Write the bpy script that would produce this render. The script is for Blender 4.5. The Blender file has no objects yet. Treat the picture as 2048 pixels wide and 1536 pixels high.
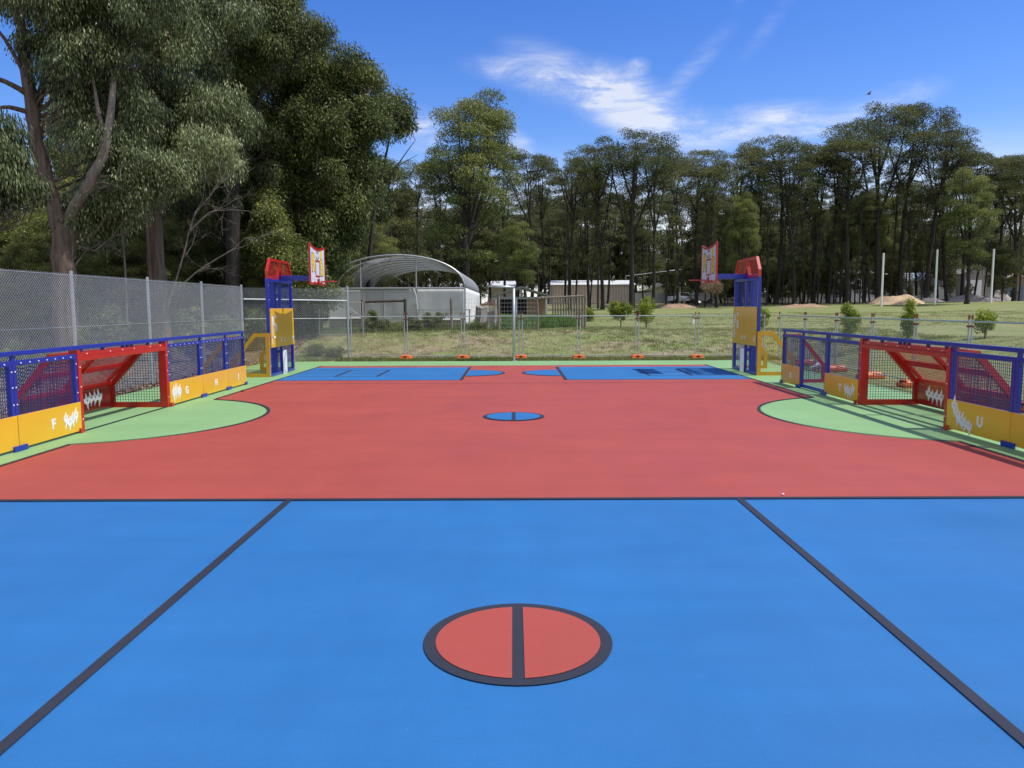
import bpy, math, random
import numpy as np
from mathutils import Matrix, Vector

C = bpy.context.scene.collection
PI = math.pi
CAM_H = 1.9

# ------------------------------------------------------------------ helpers
def link(o, parent=None):
    C.objects.link(o)
    if parent: o.parent = parent
    return o

def tag(o, label, cat, group=None, kind=None):
    if label: o['label'] = label
    if cat: o['category'] = cat
    if group: o['group'] = group
    if kind: o['kind'] = kind
    return o

def thing(name, label, cat, loc=(0, 0, 0), rz=0.0, group=None):
    o = bpy.data.objects.new(name, None)
    o.empty_display_size = 0.2
    link(o); o.location = loc; o.rotation_euler = (0, 0, rz)
    return tag(o, label, cat, group)

class MB:
    def __init__(s): s.v = []; s.f = []
    def add(s, vs, fs):
        b = len(s.v); s.v += [tuple(p) for p in vs]; s.f += [tuple(i + b for i in f) for f in fs]
    def box(s, x0, x1, y0, y1, z0, z1):
        s.add([(x0,y0,z0),(x1,y0,z0),(x1,y1,z0),(x0,y1,z0),(x0,y0,z1),(x1,y0,z1),(x1,y1,z1),(x0,y1,z1)],
              [(0,3,2,1),(4,5,6,7),(0,1,5,4),(1,2,6,5),(2,3,7,6),(3,0,4,7)])
        return s
    def bar(s, p0, p1, w, h=None, up=(0, 0, 1)):
        h = h or w
        p0 = Vector(p0); p1 = Vector(p1); d = (p1 - p0).normalized(); u = Vector(up)
        if abs(d.dot(u)) > .98: u = Vector((0, 1, 0)) if abs(d.y) < .9 else Vector((1, 0, 0))
        sd = d.cross(u).normalized() * w / 2; uu = sd.cross(d).normalized() * h / 2
        vs = [p + a * sd + b * uu for p in (p0, p1) for a, b in ((-1,-1),(1,-1),(1,1),(-1,1))]
        s.add(vs, [(0,3,2,1),(4,5,6,7),(0,1,5,4),(1,2,6,5),(2,3,7,6),(3,0,4,7)])
        return s
    def tube(s, pts, r, n=8, cap=True):
        pts = [Vector(p) for p in pts]
        rs = r if isinstance(r, (list, tuple)) else [r] * len(pts)
        vs = []; fs = []; prev = None
        for i, p in enumerate(pts):
            d = (pts[min(i + 1, len(pts) - 1)] - pts[max(i - 1, 0)]).normalized()
            if prev is None:
                u = Vector((0, 0, 1)) if abs(d.z) < .9 else Vector((1, 0, 0)); a = d.cross(u).normalized()
            else: a = (prev - d * prev.dot(d)).normalized()          # carry the frame along so the rings do not twist
            prev = a; b = d.cross(a)
            for k in range(n):
                t = 2 * PI * k / n
                vs.append(p + (a * math.cos(t) + b * math.sin(t)) * rs[i])
        for i in range(len(pts) - 1):
            for k in range(n):
                k2 = (k + 1) % n
                fs.append((i*n+k, i*n+k2, (i+1)*n+k2, (i+1)*n+k))
        if cap:
            fs.append(tuple(range(n - 1, -1, -1))); fs.append(tuple(range((len(pts)-1)*n, len(pts)*n)))
        s.add(vs, fs)
        return s
    def prism(s, poly, a, b, axis='y'):
        """extrude a 2-D outline between a and b along axis ('y': outline in x,z; 'x': outline in y,z; 'z': x,y)"""
        n = len(poly)
        def P(p, t):
            return (p[0], t, p[1]) if axis == 'y' else (t, p[0], p[1]) if axis == 'x' else (p[0], p[1], t)
        vs = [P(p, a) for p in poly] + [P(p, b) for p in poly]
        fs = [tuple(range(n)), tuple(range(2*n - 1, n - 1, -1))]
        fs += [(i, i + n, (i + 1) % n + n, (i + 1) % n) for i in range(n)]
        s.add(vs, fs)
        return s
    def ringprism(s, outer, inner, a, b, axis='y'):
        n = len(outer)
        def P(p, t):
            return (p[0], t, p[1]) if axis == 'y' else (t, p[0], p[1]) if axis == 'x' else (p[0], p[1], t)
        vs = [P(p, a) for p in outer] + [P(p, a) for p in inner] + [P(p, b) for p in outer] + [P(p, b) for p in inner]
        fs = []
        for i in range(n):
            j = (i + 1) % n
            fs += [(i, j, n+j, n+i), (2*n+i, 3*n+i, 3*n+j, 2*n+j), (i, 2*n+i, 2*n+j, j), (n+i, n+j, 3*n+j, 3*n+i)]
        s.add(vs, fs)
        return s
    def build(s, name, m, parent=None, smooth=False, bevel=0):
        me = bpy.data.meshes.new(name); me.from_pydata(s.v, [], s.f); me.update()
        if m: me.materials.append(m)
        o = bpy.data.objects.new(name, me); link(o, parent)
        if smooth:
            for p in me.polygons: p.use_smooth = True
        fixn(me)
        if bevel:
            bv = o.modifiers.new('bevel', 'BEVEL'); bv.width = bevel; bv.segments = 2; bv.limit_method = 'ANGLE'
        return o

import bmesh
def fixn(me):
    bm = bmesh.new(); bm.from_mesh(me); bmesh.ops.recalc_face_normals(bm, faces=bm.faces); bm.to_mesh(me); bm.free()

def np_mesh(name, verts, faces, m, tint=None, parent=None, smooth=False):
    """verts (N,3) float, faces (M,4) int array"""
    me = bpy.data.meshes.new(name)
    verts = np.asarray(verts, np.float32); faces = np.asarray(faces, np.int32)
    k = faces.shape[1]
    me.vertices.add(len(verts)); me.vertices.foreach_set('co', verts.ravel())
    me.loops.add(faces.size); me.loops.foreach_set('vertex_index', faces.ravel())
    me.polygons.add(len(faces))
    me.polygons.foreach_set('loop_start', np.arange(0, faces.size, k, dtype=np.int32))
    me.polygons.foreach_set('loop_total', np.full(len(faces), k, np.int32))
    if smooth: me.polygons.foreach_set('use_smooth', np.ones(len(faces), bool))
    me.update(calc_edges=True)
    if tint is not None:
        a = me.attributes.new('tint', 'FLOAT', 'FACE'); a.data.foreach_set('value', np.asarray(tint, np.float32))
    if m: me.materials.append(m)
    o = bpy.data.objects.new(name, me); link(o, parent)
    return o

def sstep(a, b, x):
    t = np.clip((np.asarray(x, float) - a) / (b - a), 0, 1); return t * t * (3 - 2 * t)

def terrain(x, y):
    """height of the ground: flat court, a grassed bank round its far and right sides, then a gently rising field"""
    x = np.asarray(x, float); y = np.asarray(y, float)
    dx = np.maximum(0, x - 10.2); dy = np.maximum(0, y - 28.3)
    s = np.sqrt(dx * dx + dy * dy)
    h = .84 * sstep(0, 6.2, s) + .0142 * np.maximum(0, np.minimum(s, 66) - 6) + .55 * sstep(64, 80, s) + .004 * np.maximum(0, s - 80)
    left = sstep(-6, -13, x) * .55
    h = h * (1 - left * sstep(60, 40, y))
    h = h + .04 * np.sin(x * .9 + y * .31) * sstep(.5, 6, s) + .03 * np.sin(x * .37 - y * .7) * sstep(.5, 6, s)
    return h
def TH(x, y): return float(terrain(x, y))
def gx(px, Y): return (px - 1027) / 1540 * Y              # world X of a sight line at distance Y
def hz(px): return 613 - (px - 1027) * math.tan(math.radians(.22))   # eye level in the picture (the camera leans a little)
def gz(px, py, Y): return CAM_H + (hz(px) - py) / 1540 * Y     # world Z likewise

# ------------------------------------------------------------------ materials
def nd(nt, t, **kw):
    n = nt.nodes.new(t)
    for k, v in kw.items(): setattr(n, k, v)
    return n

def mat(name, col, rough=.5, metal=0., var=.08, scale=3., bump=0., bscale=40., spec=.5, coat=0., stretch=(1, 1, 1), col2=None, detail=5):
    m = bpy.data.materials.new(name); m.use_nodes = True; nt = m.node_tree
    b = nt.nodes['Principled BSDF']
    b.inputs['Roughness'].default_value = rough; b.inputs['Metallic'].default_value = metal
    b.inputs['Specular IOR Level'].default_value = spec
    if coat:
        b.inputs['Coat Weight'].default_value = coat; b.inputs['Coat Roughness'].default_value = .15
    tc = nd(nt, 'ShaderNodeTexCoord'); mp = nd(nt, 'ShaderNodeMapping'); mp.inputs['Scale'].default_value = stretch
    nt.links.new(tc.outputs['Object'], mp.inputs['Vector'])
    n = nd(nt, 'ShaderNodeTexNoise'); n.inputs['Scale'].default_value = scale; n.inputs['Detail'].default_value = detail
    n.inputs['Roughness'].default_value = .6
    nt.links.new(mp.outputs[0], n.inputs['Vector'])
    r = nd(nt, 'ShaderNodeValToRGB')
    if col2 is None:
        a = [c * (1 - var) for c in col]; c2 = [min(1, c * (1 + var)) for c in col]
    else:
        a = col; c2 = col2
    r.color_ramp.elements[0].position = .3; r.color_ramp.elements[1].position = .7
    r.color_ramp.elements[0].color = (*a, 1); r.color_ramp.elements[1].color = (*c2, 1)
    nt.links.new(n.outputs['Fac'], r.inputs['Fac']); nt.links.new(r.outputs['Color'], b.inputs['Base Color'])
    if bump:
        n2 = nd(nt, 'ShaderNodeTexNoise'); n2.inputs['Scale'].default_value = bscale; n2.inputs['Detail'].default_value = 4
        nt.links.new(mp.outputs[0], n2.inputs['Vector'])
        bp = nd(nt, 'ShaderNodeBump'); bp.inputs['Strength'].default_value = bump; bp.inputs['Distance'].default_value = .02
        nt.links.new(n2.outputs['Fac'], bp.inputs['Height']); nt.links.new(bp.outputs['Normal'], b.inputs['Normal'])
    return m

def court_mat(name, col, var=.05):
    """acrylic sports-court paint: broad roller mottling, fine sand grain, a few pale scuffs"""
    m = bpy.data.materials.new(name); m.use_nodes = True; nt = m.node_tree; b = nt.nodes['Principled BSDF']
    b.inputs['Roughness'].default_value = .62; b.inputs['Specular IOR Level'].default_value = .35
    tc = nd(nt, 'ShaderNodeTexCoord')
    def noise(scale, detail, st=(1, 1, 1), rough=.6, rot=0):
        mp = nd(nt, 'ShaderNodeMapping'); mp.inputs['Scale'].default_value = st; mp.inputs['Rotation'].default_value = (0, 0, rot)
        nt.links.new(tc.outputs['Object'], mp.inputs['Vector'])
        n = nd(nt, 'ShaderNodeTexNoise'); n.inputs['Scale'].default_value = scale; n.inputs['Detail'].default_value = detail
        n.inputs['Roughness'].default_value = rough
        nt.links.new(mp.outputs[0], n.inputs['Vector']); return n.outputs['Fac']
    def mul(a, b_):
        x = nd(nt, 'ShaderNodeMath', operation='MULTIPLY')
        for i, q in enumerate((a, b_)):
            if isinstance(q, (int, float)): x.inputs[i].default_value = q
            else: nt.links.new(q, x.inputs[i])
        return x.outputs[0]
    def rng(fac, a, b_, c, d):
        x = nd(nt, 'ShaderNodeMapRange'); x.inputs[1].default_value = a; x.inputs[2].default_value = b_
        x.inputs[3].default_value = c; x.inputs[4].default_value = d; nt.links.new(fac, x.inputs[0]); return x.outputs[0]
    v = rng(noise(.55, 6), .3, .7, 1 - var, 1 + var)
    v = mul(v, rng(noise(1.0, 5, (.35, 2.6, 1), rot=.12), .3, .7, 1 - var * .7, 1 + var * .7))
    v = mul(v, rng(noise(150, 3), .3, .7, .92, 1.08))
    v = mul(v, rng(noise(.9, 6, (2.4, .5, 1), .6, .9), .3, .7, 1 - var * .6, 1 + var * .6))
    hs = nd(nt, 'ShaderNodeMix', data_type='RGBA', blend_type='MULTIPLY'); hs.inputs['Factor'].default_value = 1
    hs.inputs['A'].default_value = (*col, 1)
    cv = nd(nt, 'ShaderNodeCombineColor')
    for i in range(3): nt.links.new(v, cv.inputs[i])
    nt.links.new(cv.outputs[0], hs.inputs['B'])
    sc = rng(noise(2.3, 8, (.5, 1.8, 1), .75, .5), .66, .80, 0, .34)
    spk = rng(noise(38, 2, (1, 1, 1), .5), .76, .80, 0, .5)          # grit and dust specks
    sm = nd(nt, 'ShaderNodeMath', operation='MAXIMUM'); nt.links.new(sc, sm.inputs[0]); nt.links.new(spk, sm.inputs[1]); sc = sm.outputs[0]
    mx = nd(nt, 'ShaderNodeMix', data_type='RGBA'); nt.links.new(sc, mx.inputs['Factor'])
    nt.links.new(hs.outputs['Result'], mx.inputs['A']); mx.inputs['B'].default_value = (*[min(.8, c * .8 + .16) for c in col], 1)
    nt.links.new(mx.outputs['Result'], b.inputs['Base Color'])
    bp = nd(nt, 'ShaderNodeBump'); bp.inputs['Strength'].default_value = .25; bp.inputs['Distance'].default_value = .004
    nt.links.new(noise(220, 2), bp.inputs['Height']); nt.links.new(bp.outputs['Normal'], b.inputs['Normal'])
    nt.links.new(rng(noise(.8, 4), .3, .7, .5, .7), b.inputs['Roughness'])
    return m

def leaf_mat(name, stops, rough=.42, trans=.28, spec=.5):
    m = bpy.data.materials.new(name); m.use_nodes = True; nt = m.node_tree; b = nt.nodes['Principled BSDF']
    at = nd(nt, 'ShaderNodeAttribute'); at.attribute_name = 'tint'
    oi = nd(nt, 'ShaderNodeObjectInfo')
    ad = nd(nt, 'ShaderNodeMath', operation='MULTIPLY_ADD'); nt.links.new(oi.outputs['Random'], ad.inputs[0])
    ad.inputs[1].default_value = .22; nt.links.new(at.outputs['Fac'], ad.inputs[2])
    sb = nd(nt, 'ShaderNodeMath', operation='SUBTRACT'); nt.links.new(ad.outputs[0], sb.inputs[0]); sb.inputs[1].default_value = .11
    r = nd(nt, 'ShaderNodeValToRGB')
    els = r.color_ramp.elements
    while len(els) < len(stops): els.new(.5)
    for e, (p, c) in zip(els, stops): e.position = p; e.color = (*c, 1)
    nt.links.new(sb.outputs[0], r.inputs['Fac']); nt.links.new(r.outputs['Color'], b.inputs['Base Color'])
    b.inputs['Roughness'].default_value = rough; b.inputs['Specular IOR Level'].default_value = spec
    t = nd(nt, 'ShaderNodeBsdfTranslucent'); nt.links.new(r.outputs['Color'], t.inputs['Color'])
    mx = nd(nt, 'ShaderNodeMixShader'); mx.inputs[0].default_value = trans
    nt.links.new(b.outputs[0], mx.inputs[1]); nt.links.new(t.outputs[0], mx.inputs[2])
    nt.links.new(mx.outputs[0], nt.nodes['Material Output'].inputs['Surface'])
    return m

def cloth_mat(name, col, alpha, trans=.4):
    m = mat(name, col, .8, var=.12, scale=1.5); nt = m.node_tree; b = nt.nodes['Principled BSDF']
    t = nd(nt, 'ShaderNodeBsdfTranslucent'); t.inputs['Color'].default_value = (*col, 1)
    mx = nd(nt, 'ShaderNodeMixShader'); mx.inputs[0].default_value = trans
    tr = nd(nt, 'ShaderNodeBsdfTransparent'); mx2 = nd(nt, 'ShaderNodeMixShader'); mx2.inputs[0].default_value = alpha
    nt.links.new(b.outputs[0], mx.inputs[1]); nt.links.new(t.outputs[0], mx.inputs[2])
    nt.links.new(tr.outputs[0], mx2.inputs[1]); nt.links.new(mx.outputs[0], mx2.inputs[2])
    nt.links.new(mx2.outputs[0], nt.nodes['Material Output'].inputs['Surface'])
    return m

M = {}
M['green'] = court_mat('court_green', (.225, .400, .165))
M['red'] = court_mat('court_red', (.370, .069, .048), .06)
M['blue'] = court_mat('court_blue', (.0245, .147, .368), .065)
M['line'] = court_mat('court_line', (.030, .032, .043), .10)
M['steel_blue'] = mat('blue_powder_coat', (.009, .027, .31), .35, var=.1, scale=4, coat=.2)
M['wire_blue'] = mat('blue_wire', (.012, .022, .16), .4)
M['steel_red'] = mat('red_powder_coat', (.47, .014, .009), .32, var=.1, scale=4, coat=.3)
M['steel_yellow'] = mat('yellow_powder_coat', (.62, .30, .012), .35, var=.08, scale=4, coat=.2)
M['board_yellow'] = mat('yellow_board', (.80, .43, .016), .33, var=.05, scale=1.2, coat=.25, bump=.03, bscale=6)
M['board_red'] = mat('red_board', (.33, .013, .011), .25, var=.12, scale=2, coat=.4, stretch=(1, 1, 4))
M['white'] = mat('white_paint', (.80, .80, .80), .45, var=.03)
M['board_white'] = mat('white_backboard', (.66, .66, .70), .45, var=.04)
M['yellow_art'] = mat('yellow_print', (.75, .58, .01), .5, var=.05)
M['black'] = mat('black_print', (.02, .02, .02), .5)
M['galv'] = mat('galvanised_steel', (.44, .46, .48), .42, .55, var=.15, scale=20)
M['galv_wire'] = mat('galvanised_wire', (.42, .45, .48), .45, .25, var=.12, scale=10)
M['rust'] = mat('rusty_clamp', (.20, .055, .045), .7, var=.3, scale=20)
M['orange'] = mat('orange_plastic', (.70, .17, .025), .5, var=.12, scale=5)
M['timber'] = mat('weathered_timber', (.10, .078, .055), .85, col2=(.30, .26, .21), scale=5, stretch=(6, 6, .7), bump=.4, bscale=12)
M['timber_dark'] = mat('dark_timber', (.035, .030, .026), .85, col2=(.09, .075, .06), scale=5, stretch=(6, 6, .8), bump=.3, bscale=12)
M['stump'] = mat('grey_stump_wood', (.10, .085, .07), .9, col2=(.46, .43, .39), scale=2.6, stretch=(3, 3, .6), bump=.8, bscale=7)
M['bark_gum'] = mat('gum_bark', (.045, .030, .022), .85, col2=(.21, .155, .115), scale=2.2, stretch=(4, 4, .3), bump=.6, bscale=9)
M['bark_pale'] = mat('pale_gum_bark', (.115, .088, .070), .75, col2=(.31, .26, .215), scale=1.4, stretch=(2, 2, .4), bump=.3, bscale=7)
M['bark_burnt'] = mat('burnt_bark', (.012, .011, .010), .9, col2=(.045, .036, .030), scale=1.5, stretch=(3, 3, .4), bump=.6, bscale=6)
M['twig'] = mat('dead_twig', (.085, .068, .054), .85, col2=(.22, .19, .16), scale=3)
M['cloth_white'] = cloth_mat('white_shade_cloth', (.86, .86, .86), .78, .5)
M['cloth_front'] = cloth_mat('grey_insect_mesh', (.84, .84, .84), .52, .5)
M['cloth_roof'] = cloth_mat('grey_shade_cloth', (.36, .37, .38), .46, .35)
M['shed_beige'] = mat('beige_sheeting', (.62, .52, .41), .6, var=.08, scale=.6)
M['shed_green'] = mat('olive_sheeting', (.40, .40, .25), .6, var=.08, scale=.6)
M['shed_grey'] = mat('grey_sheeting', (.36, .32, .28), .6, var=.1, scale=.6)
M['shed_rib'] = mat('sunlit_beige_ribs', (.78, .68, .55), .6, var=.05)  # paler than the sheeting: sun catching the ribs is painted into their colour
M['roof_white'] = mat('zinc_roof', (.72, .73, .74), .45, var=.06)
M['roof_grey'] = mat('grey_green_roof', (.16, .185, .185), .6, var=.1)
M['fence_sheet'] = mat('blue_grey_sheet_fence', (.15, .18, .21), .6, var=.1, scale=.5)
M['fence_pale'] = mat('pale_sheet_fence', (.42, .43, .42), .65, var=.15, scale=.5)
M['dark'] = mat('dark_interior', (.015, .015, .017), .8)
M['brick'] = mat('brown_brick', (.26, .17, .11), .8, var=.2, scale=6)
M['sand'] = mat('yellow_sand', (.40, .28, .16), .95, col2=(.56, .43, .28), scale=2, bump=.6, bscale=4)
M['clay'] = mat('red_clay', (.27, .16, .10), .95, col2=(.42, .29, .19), scale=2, bump=.6, bscale=4)
M['spoil'] = mat('grey_spoil', (.24, .21, .17), .95, col2=(.42, .38, .33), scale=1.5, bump=.6, bscale=4)
M['glass'] = mat('dark_glass', (.02, .025, .03), .08, spec=.8)
M['rubber'] = mat('black_rubber', (.02, .02, .02), .8)

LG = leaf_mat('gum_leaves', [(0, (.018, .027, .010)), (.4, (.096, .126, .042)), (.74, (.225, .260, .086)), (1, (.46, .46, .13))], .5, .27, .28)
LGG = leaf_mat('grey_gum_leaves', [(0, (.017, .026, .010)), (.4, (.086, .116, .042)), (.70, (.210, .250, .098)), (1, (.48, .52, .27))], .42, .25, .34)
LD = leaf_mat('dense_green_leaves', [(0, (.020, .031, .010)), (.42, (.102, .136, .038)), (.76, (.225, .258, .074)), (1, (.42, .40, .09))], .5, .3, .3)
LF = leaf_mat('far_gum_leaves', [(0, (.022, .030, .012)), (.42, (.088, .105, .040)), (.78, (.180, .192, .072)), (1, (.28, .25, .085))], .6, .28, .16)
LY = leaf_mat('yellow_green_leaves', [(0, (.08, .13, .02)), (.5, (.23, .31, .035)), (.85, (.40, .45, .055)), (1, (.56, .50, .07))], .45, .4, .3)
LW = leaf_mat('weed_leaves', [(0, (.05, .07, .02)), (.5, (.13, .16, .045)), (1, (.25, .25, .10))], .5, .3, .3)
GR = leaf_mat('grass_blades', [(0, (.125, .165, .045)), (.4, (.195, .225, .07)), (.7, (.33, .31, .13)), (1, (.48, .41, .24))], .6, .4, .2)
GL = leaf_mat('long_grass_blades', [(0, (.06, .13, .02)), (.6, (.13, .25, .04)), (1, (.26, .33, .09))], .5, .4, .3)
LL = leaf_mat('leaf_litter', [(0, (.10, .06, .035)), (.5, (.24, .16, .10)), (1, (.46, .36, .26))], .7, .1, .3)

# ------------------------------------------------------------------ ground
def ground_mat():
    m = bpy.data.materials.new('mown_field'); m.use_nodes = True; nt = m.node_tree; b = nt.nodes['Principled BSDF']
    b.inputs['Roughness'].default_value = .9; b.inputs['Specular IOR Level'].default_value = .2
    tc = nd(nt, 'ShaderNodeTexCoord')
    def noise(scale, detail, st=(1, 1, 1), rough=.65):
        mp = nd(nt, 'ShaderNodeMapping'); mp.inputs['Scale'].default_value = st
        nt.links.new(tc.outputs['Object'], mp.inputs['Vector'])
        n = nd(nt, 'ShaderNodeTexNoise'); n.inputs['Scale'].default_value = scale; n.inputs['Detail'].default_value = detail
        n.inputs['Roughness'].default_value = rough; nt.links.new(mp.outputs[0], n.inputs['Vector']); return n.outputs['Fac']
    def ramp(f, st):
        r = nd(nt, 'ShaderNodeValToRGB'); els = r.color_ramp.elements
        while len(els) < len(st): els.new(.5)
        for e, (p, c) in zip(els, st): e.position = p; e.color = (*c, 1)
        nt.links.new(f, r.inputs['Fac']); return r.outputs['Color']
    def mix(f, a, b_, bt='MIX'):
        x = nd(nt, 'ShaderNodeMix', data_type='RGBA', blend_type=bt)
        if isinstance(f, float): x.inputs['Factor'].default_value = f
        else: nt.links.new(f, x.inputs['Factor'])
        nt.links.new(a, x.inputs['A']); nt.links.new(b_, x.inputs['B']); return x.outputs['Result']
    g = ramp(noise(.35, 8), [(.3, (.130, .188, .046)), (.5, (.192, .238, .072)), (.7, (.272, .284, .112))])
    st = ramp(noise(1.3, 6, (.25, 1.6, 1)), [(.35, (.165, .210, .060)), (.65, (.285, .285, .120))])
    c = mix(.5, g, st)
    fine = ramp(noise(9, 6, (1, 1, 1), .7), [(.3, (.62, .62, .60)), (.7, (1.25, 1.25, 1.2))])
    c = mix(.65, c, fine, 'MULTIPLY')
    dry = ramp(noise(.6, 7, (.6, 1.5, 1)), [(.44, (0, 0, 0)), (.60, (1, 1, 1))])
    at = nd(nt, 'ShaderNodeAttribute'); at.attribute_name = 'litter'      # woodland floor on the left
    dirt = ramp(noise(5, 7, (1, 1, 1), .75), [(.3, (.035, .026, .018)), (.5, (.13, .095, .065)), (.72, (.31, .235, .165))])
    at2 = nd(nt, 'ShaderNodeAttribute'); at2.attribute_name = 'dry'
    thatch = ramp(noise(4, 7, (1, 1, 1), .75), [(.3, (.12, .09, .055)), (.5, (.27, .215, .135)), (.7, (.42, .35, .24))])
    f2 = nd(nt, 'ShaderNodeMath', operation='MULTIPLY'); nt.links.new(at2.outputs['Fac'], f2.inputs[0]); nt.links.new(dry, f2.inputs[1])
    c = mix(f2.outputs[0], c, thatch)
    c = mix(at.outputs['Fac'], c, dirt)
    nt.links.new(c, b.inputs['Base Color'])
    bp = nd(nt, 'ShaderNodeBump'); bp.inputs['Strength'].default_value = .45; bp.inputs['Distance'].default_value = .04
    nt.links.new(noise(7, 6, (1, 1, 1), .7), bp.inputs['Height']); nt.links.new(bp.outputs['Normal'], b.inputs['Normal'])
    return m

xs = np.unique(np.concatenate([[-3000, -1500, -700, -350, -200, -150, -120], np.arange(-100, 100.1, 1.0), [8.6, 8.62, -8.6, -8.62, 120, 150, 200, 350, 700, 1500, 3000]]))
ys = np.unique(np.concatenate([[-3000, -1000, -300, -100, -50, -30, -15, -8, -6.02, -6], np.arange(-4, 130.1, 1.0), [26.95, 26.97, 140, 160, 200, 260, 350, 700, 1500, 3000]]))
GX, GY = np.meshgrid(xs, ys)
Z = terrain(GX, GY)
inside = (np.abs(GX) <= 8.605) & (GY >= -6.005) & (GY <= 26.955)
Z = np.where(inside, -.12, Z - .012)
nx, ny = len(xs), len(ys)
idx = np.arange(nx * ny).reshape(ny, nx)
F = np.stack([idx[:-1, :-1], idx[:-1, 1:], idx[1:, 1:], idx[1:, :-1]], -1).reshape(-1, 4)
field = np_mesh('field', np.stack([GX, GY, Z], -1).reshape(-1, 3), F, ground_mat(), smooth=True)
lit = sstep(-8.0, -8.8, GX) * sstep(36, 27, GY) + sstep(-13, -18, GX) + sstep(96, 104, GY) * .75
a = field.data.attributes.new('litter', 'FLOAT', 'POINT'); a.data.foreach_set('value', np.clip(lit, 0, 1).astype(np.float32).ravel())
dry = np.exp(-((GY - 31.0) / 2.6) ** 2) * sstep(14, 3, GX) + .35
a = field.data.attributes.new('dry', 'FLOAT', 'POINT'); a.data.foreach_set('value', np.clip(dry, 0, 1).astype(np.float32).ravel())
tag(field, None, None, kind='structure')

# ------------------------------------------------------------------ the painted court (sheets 4 mm apart)
def sheet(name, poly, z, m, kind='structure'):
    me = bpy.data.meshes.new(name); me.from_pydata([(x, y, z) for x, y in poly], [], [tuple(range(len(poly)))]); me.update()
    me.materials.append(m); o = bpy.data.objects.new(name, me); link(o)
    bm = bmesh.new(); bm.from_mesh(me); bmesh.ops.triangulate(bm, faces=bm.faces)
    for f in bm.faces:
        if f.normal.z < 0: f.normal_flip()
    bm.to_mesh(me); bm.free()
    o['kind'] = kind
    return o
def ribbon(mb, pts, w, z, closed=False):
    n = len(pts); L = []; R = []
    for i, p in enumerate(pts):
        a = Vector(pts[(i - 1) % n] if closed else pts[max(i - 1, 0)]); b = Vector(pts[(i + 1) % n] if closed else pts[min(i + 1, n - 1)])
        d1 = (Vector(p) - a); d2 = (b - Vector(p))
        d1 = d1.normalized() if d1.length > 1e-9 else d2.normalized(); d2 = d2.normalized() if d2.length > 1e-9 else d1
        t = (d1 + d2).normalized(); nn = Vector((-t.y, t.x)); k = 1 / max(.4, nn.dot(Vector((-d1.y, d1.x))))
        L.append(Vector(p) + nn * w / 2 * k); R.append(Vector(p) - nn * w / 2 * k)
    vs = [(p.x, p.y, z) for p in L] + [(p.x, p.y, z) for p in R]
    m = n if closed else n - 1
    mb.add(vs, [(i, n + i, n + (i + 1) % n, (i + 1) % n) for i in range(m)])
def circle(cx, cy, r, a0=0, a1=2 * PI, n=64):
    return [(cx + r * math.cos(a0 + (a1 - a0) * i / n), cy + r * math.sin(a0 + (a1 - a0) * i / n)) for i in range(n + (0 if abs(a1 - a0 - 2 * PI) < 1e-6 else 1))]

slab = MB().box(-8.6, 8.6, -6, 26.95, -.11, 0).build('court_surface', M['green']); slab['kind'] = 'structure'
# boundary with the D cut-outs in front of both goals
DX, DY, DA, DB = 6.95, 13.22, 2.56, 2.74
def d_arc(side):
    t = math.acos((DX - 6.2) / DA)
    return [(side * (DX - DA * math.cos(u)), DY - DB * math.sin(u)) for u in np.linspace(t, -t, 49)]
left_b = [(-6.2, 7.45)] + d_arc(-1) + [(-6.2, 24.85)]
right_b = [(6.2, 7.45)] + d_arc(1) + [(6.2, 24.85)]
sheet('red_court', left_b + right_b[::-1], .004, M['red'])
sheet('blue_court', [(-6.2, -5.5), (6.2, -5.5), (6.2, 7.45), (-6.2, 7.45)], .004, M['blue'])
def strip(side):
    return [(side * 6.2, 19.88), (side * 1.36, 19.88), (side * 1.36, 24.12), (side * 6.2, 24.12)]
for s in (-1, 1):
    sheet('blue_lane', strip(s), .008, M['blue'])
ln = MB()
ribbon(ln, left_b, .056, .0125); ribbon(ln, right_b, .056, .0125)
ribbon(ln, [(-6.24, 24.87), (6.24, 24.87)], .03, .0135)
ribbon(ln, [(-6.2, 7.45), (6.2, 7.45)], .072, .0145)
for s in (-1, 1):
    ribbon(ln, [(s * 2.22, -5.5), (s * 2.22, 7.42)], .067, .0125)
    ribbon(ln, [(s * 1.36, 19.86), (s * 1.36, 24.14)], .08, .0135)
    ribbon(ln, [(s * 6.16, 19.87), (s * 1.42, 19.87)], .022, .0125)
    ribbon(ln, [(s * 6.16, 24.13), (s * 1.42, 24.13)], .022, .0125)
    for yy in (20.97, 22.05, 23.1):
        ribbon(ln, [(s * 6.16, yy), (s * 3.77, yy)], .030, .0125)
    for xx in (4.88, 3.73):
        ribbon(ln, [(s * xx, 20.95), (s * xx, 23.12)], .075, .0135)
    ribbon(ln, [(s * 6.66, 11.74), (s * 6.66, 14.68)], .045, .0125)
ribbon(ln, [(-6.16, 19.06), (6.16, 19.06)], .03, .0125)
lo = ln.build('court_lines', M['line']); lo['kind'] = 'structure'
for (cx, cy, r, mm) in ((.02, 4.22, .535, 'red'), (0, 13.19, .53, 'blue')):
    sheet('circle_line', circle(cx, cy, r), .0125, M['line'])
    for s in (-1, 1):
        a = math.acos(.033 / (r - .068))
        pts = circle(cx, cy, r - .068, -a, a, 40)
        pts = [(cx + s * (x - cx), y) for x, y in pts]
        sheet('circle_infill', pts, .0165, M[mm])
for s in (-1, 1):
    pts = [(s * x, y) for x, y in circle(1.30, 22.0, 1.06, PI / 2, 3 * PI / 2, 40)]
    sheet('lane_semicircle_line', pts, .0115, M['line'])
    pts = [(s * x, y) for x, y in circle(1.30, 22.0, .985, PI / 2, 3 * PI / 2, 40)]
    sheet('lane_semicircle', pts, .0155, M['blue'])

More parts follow.
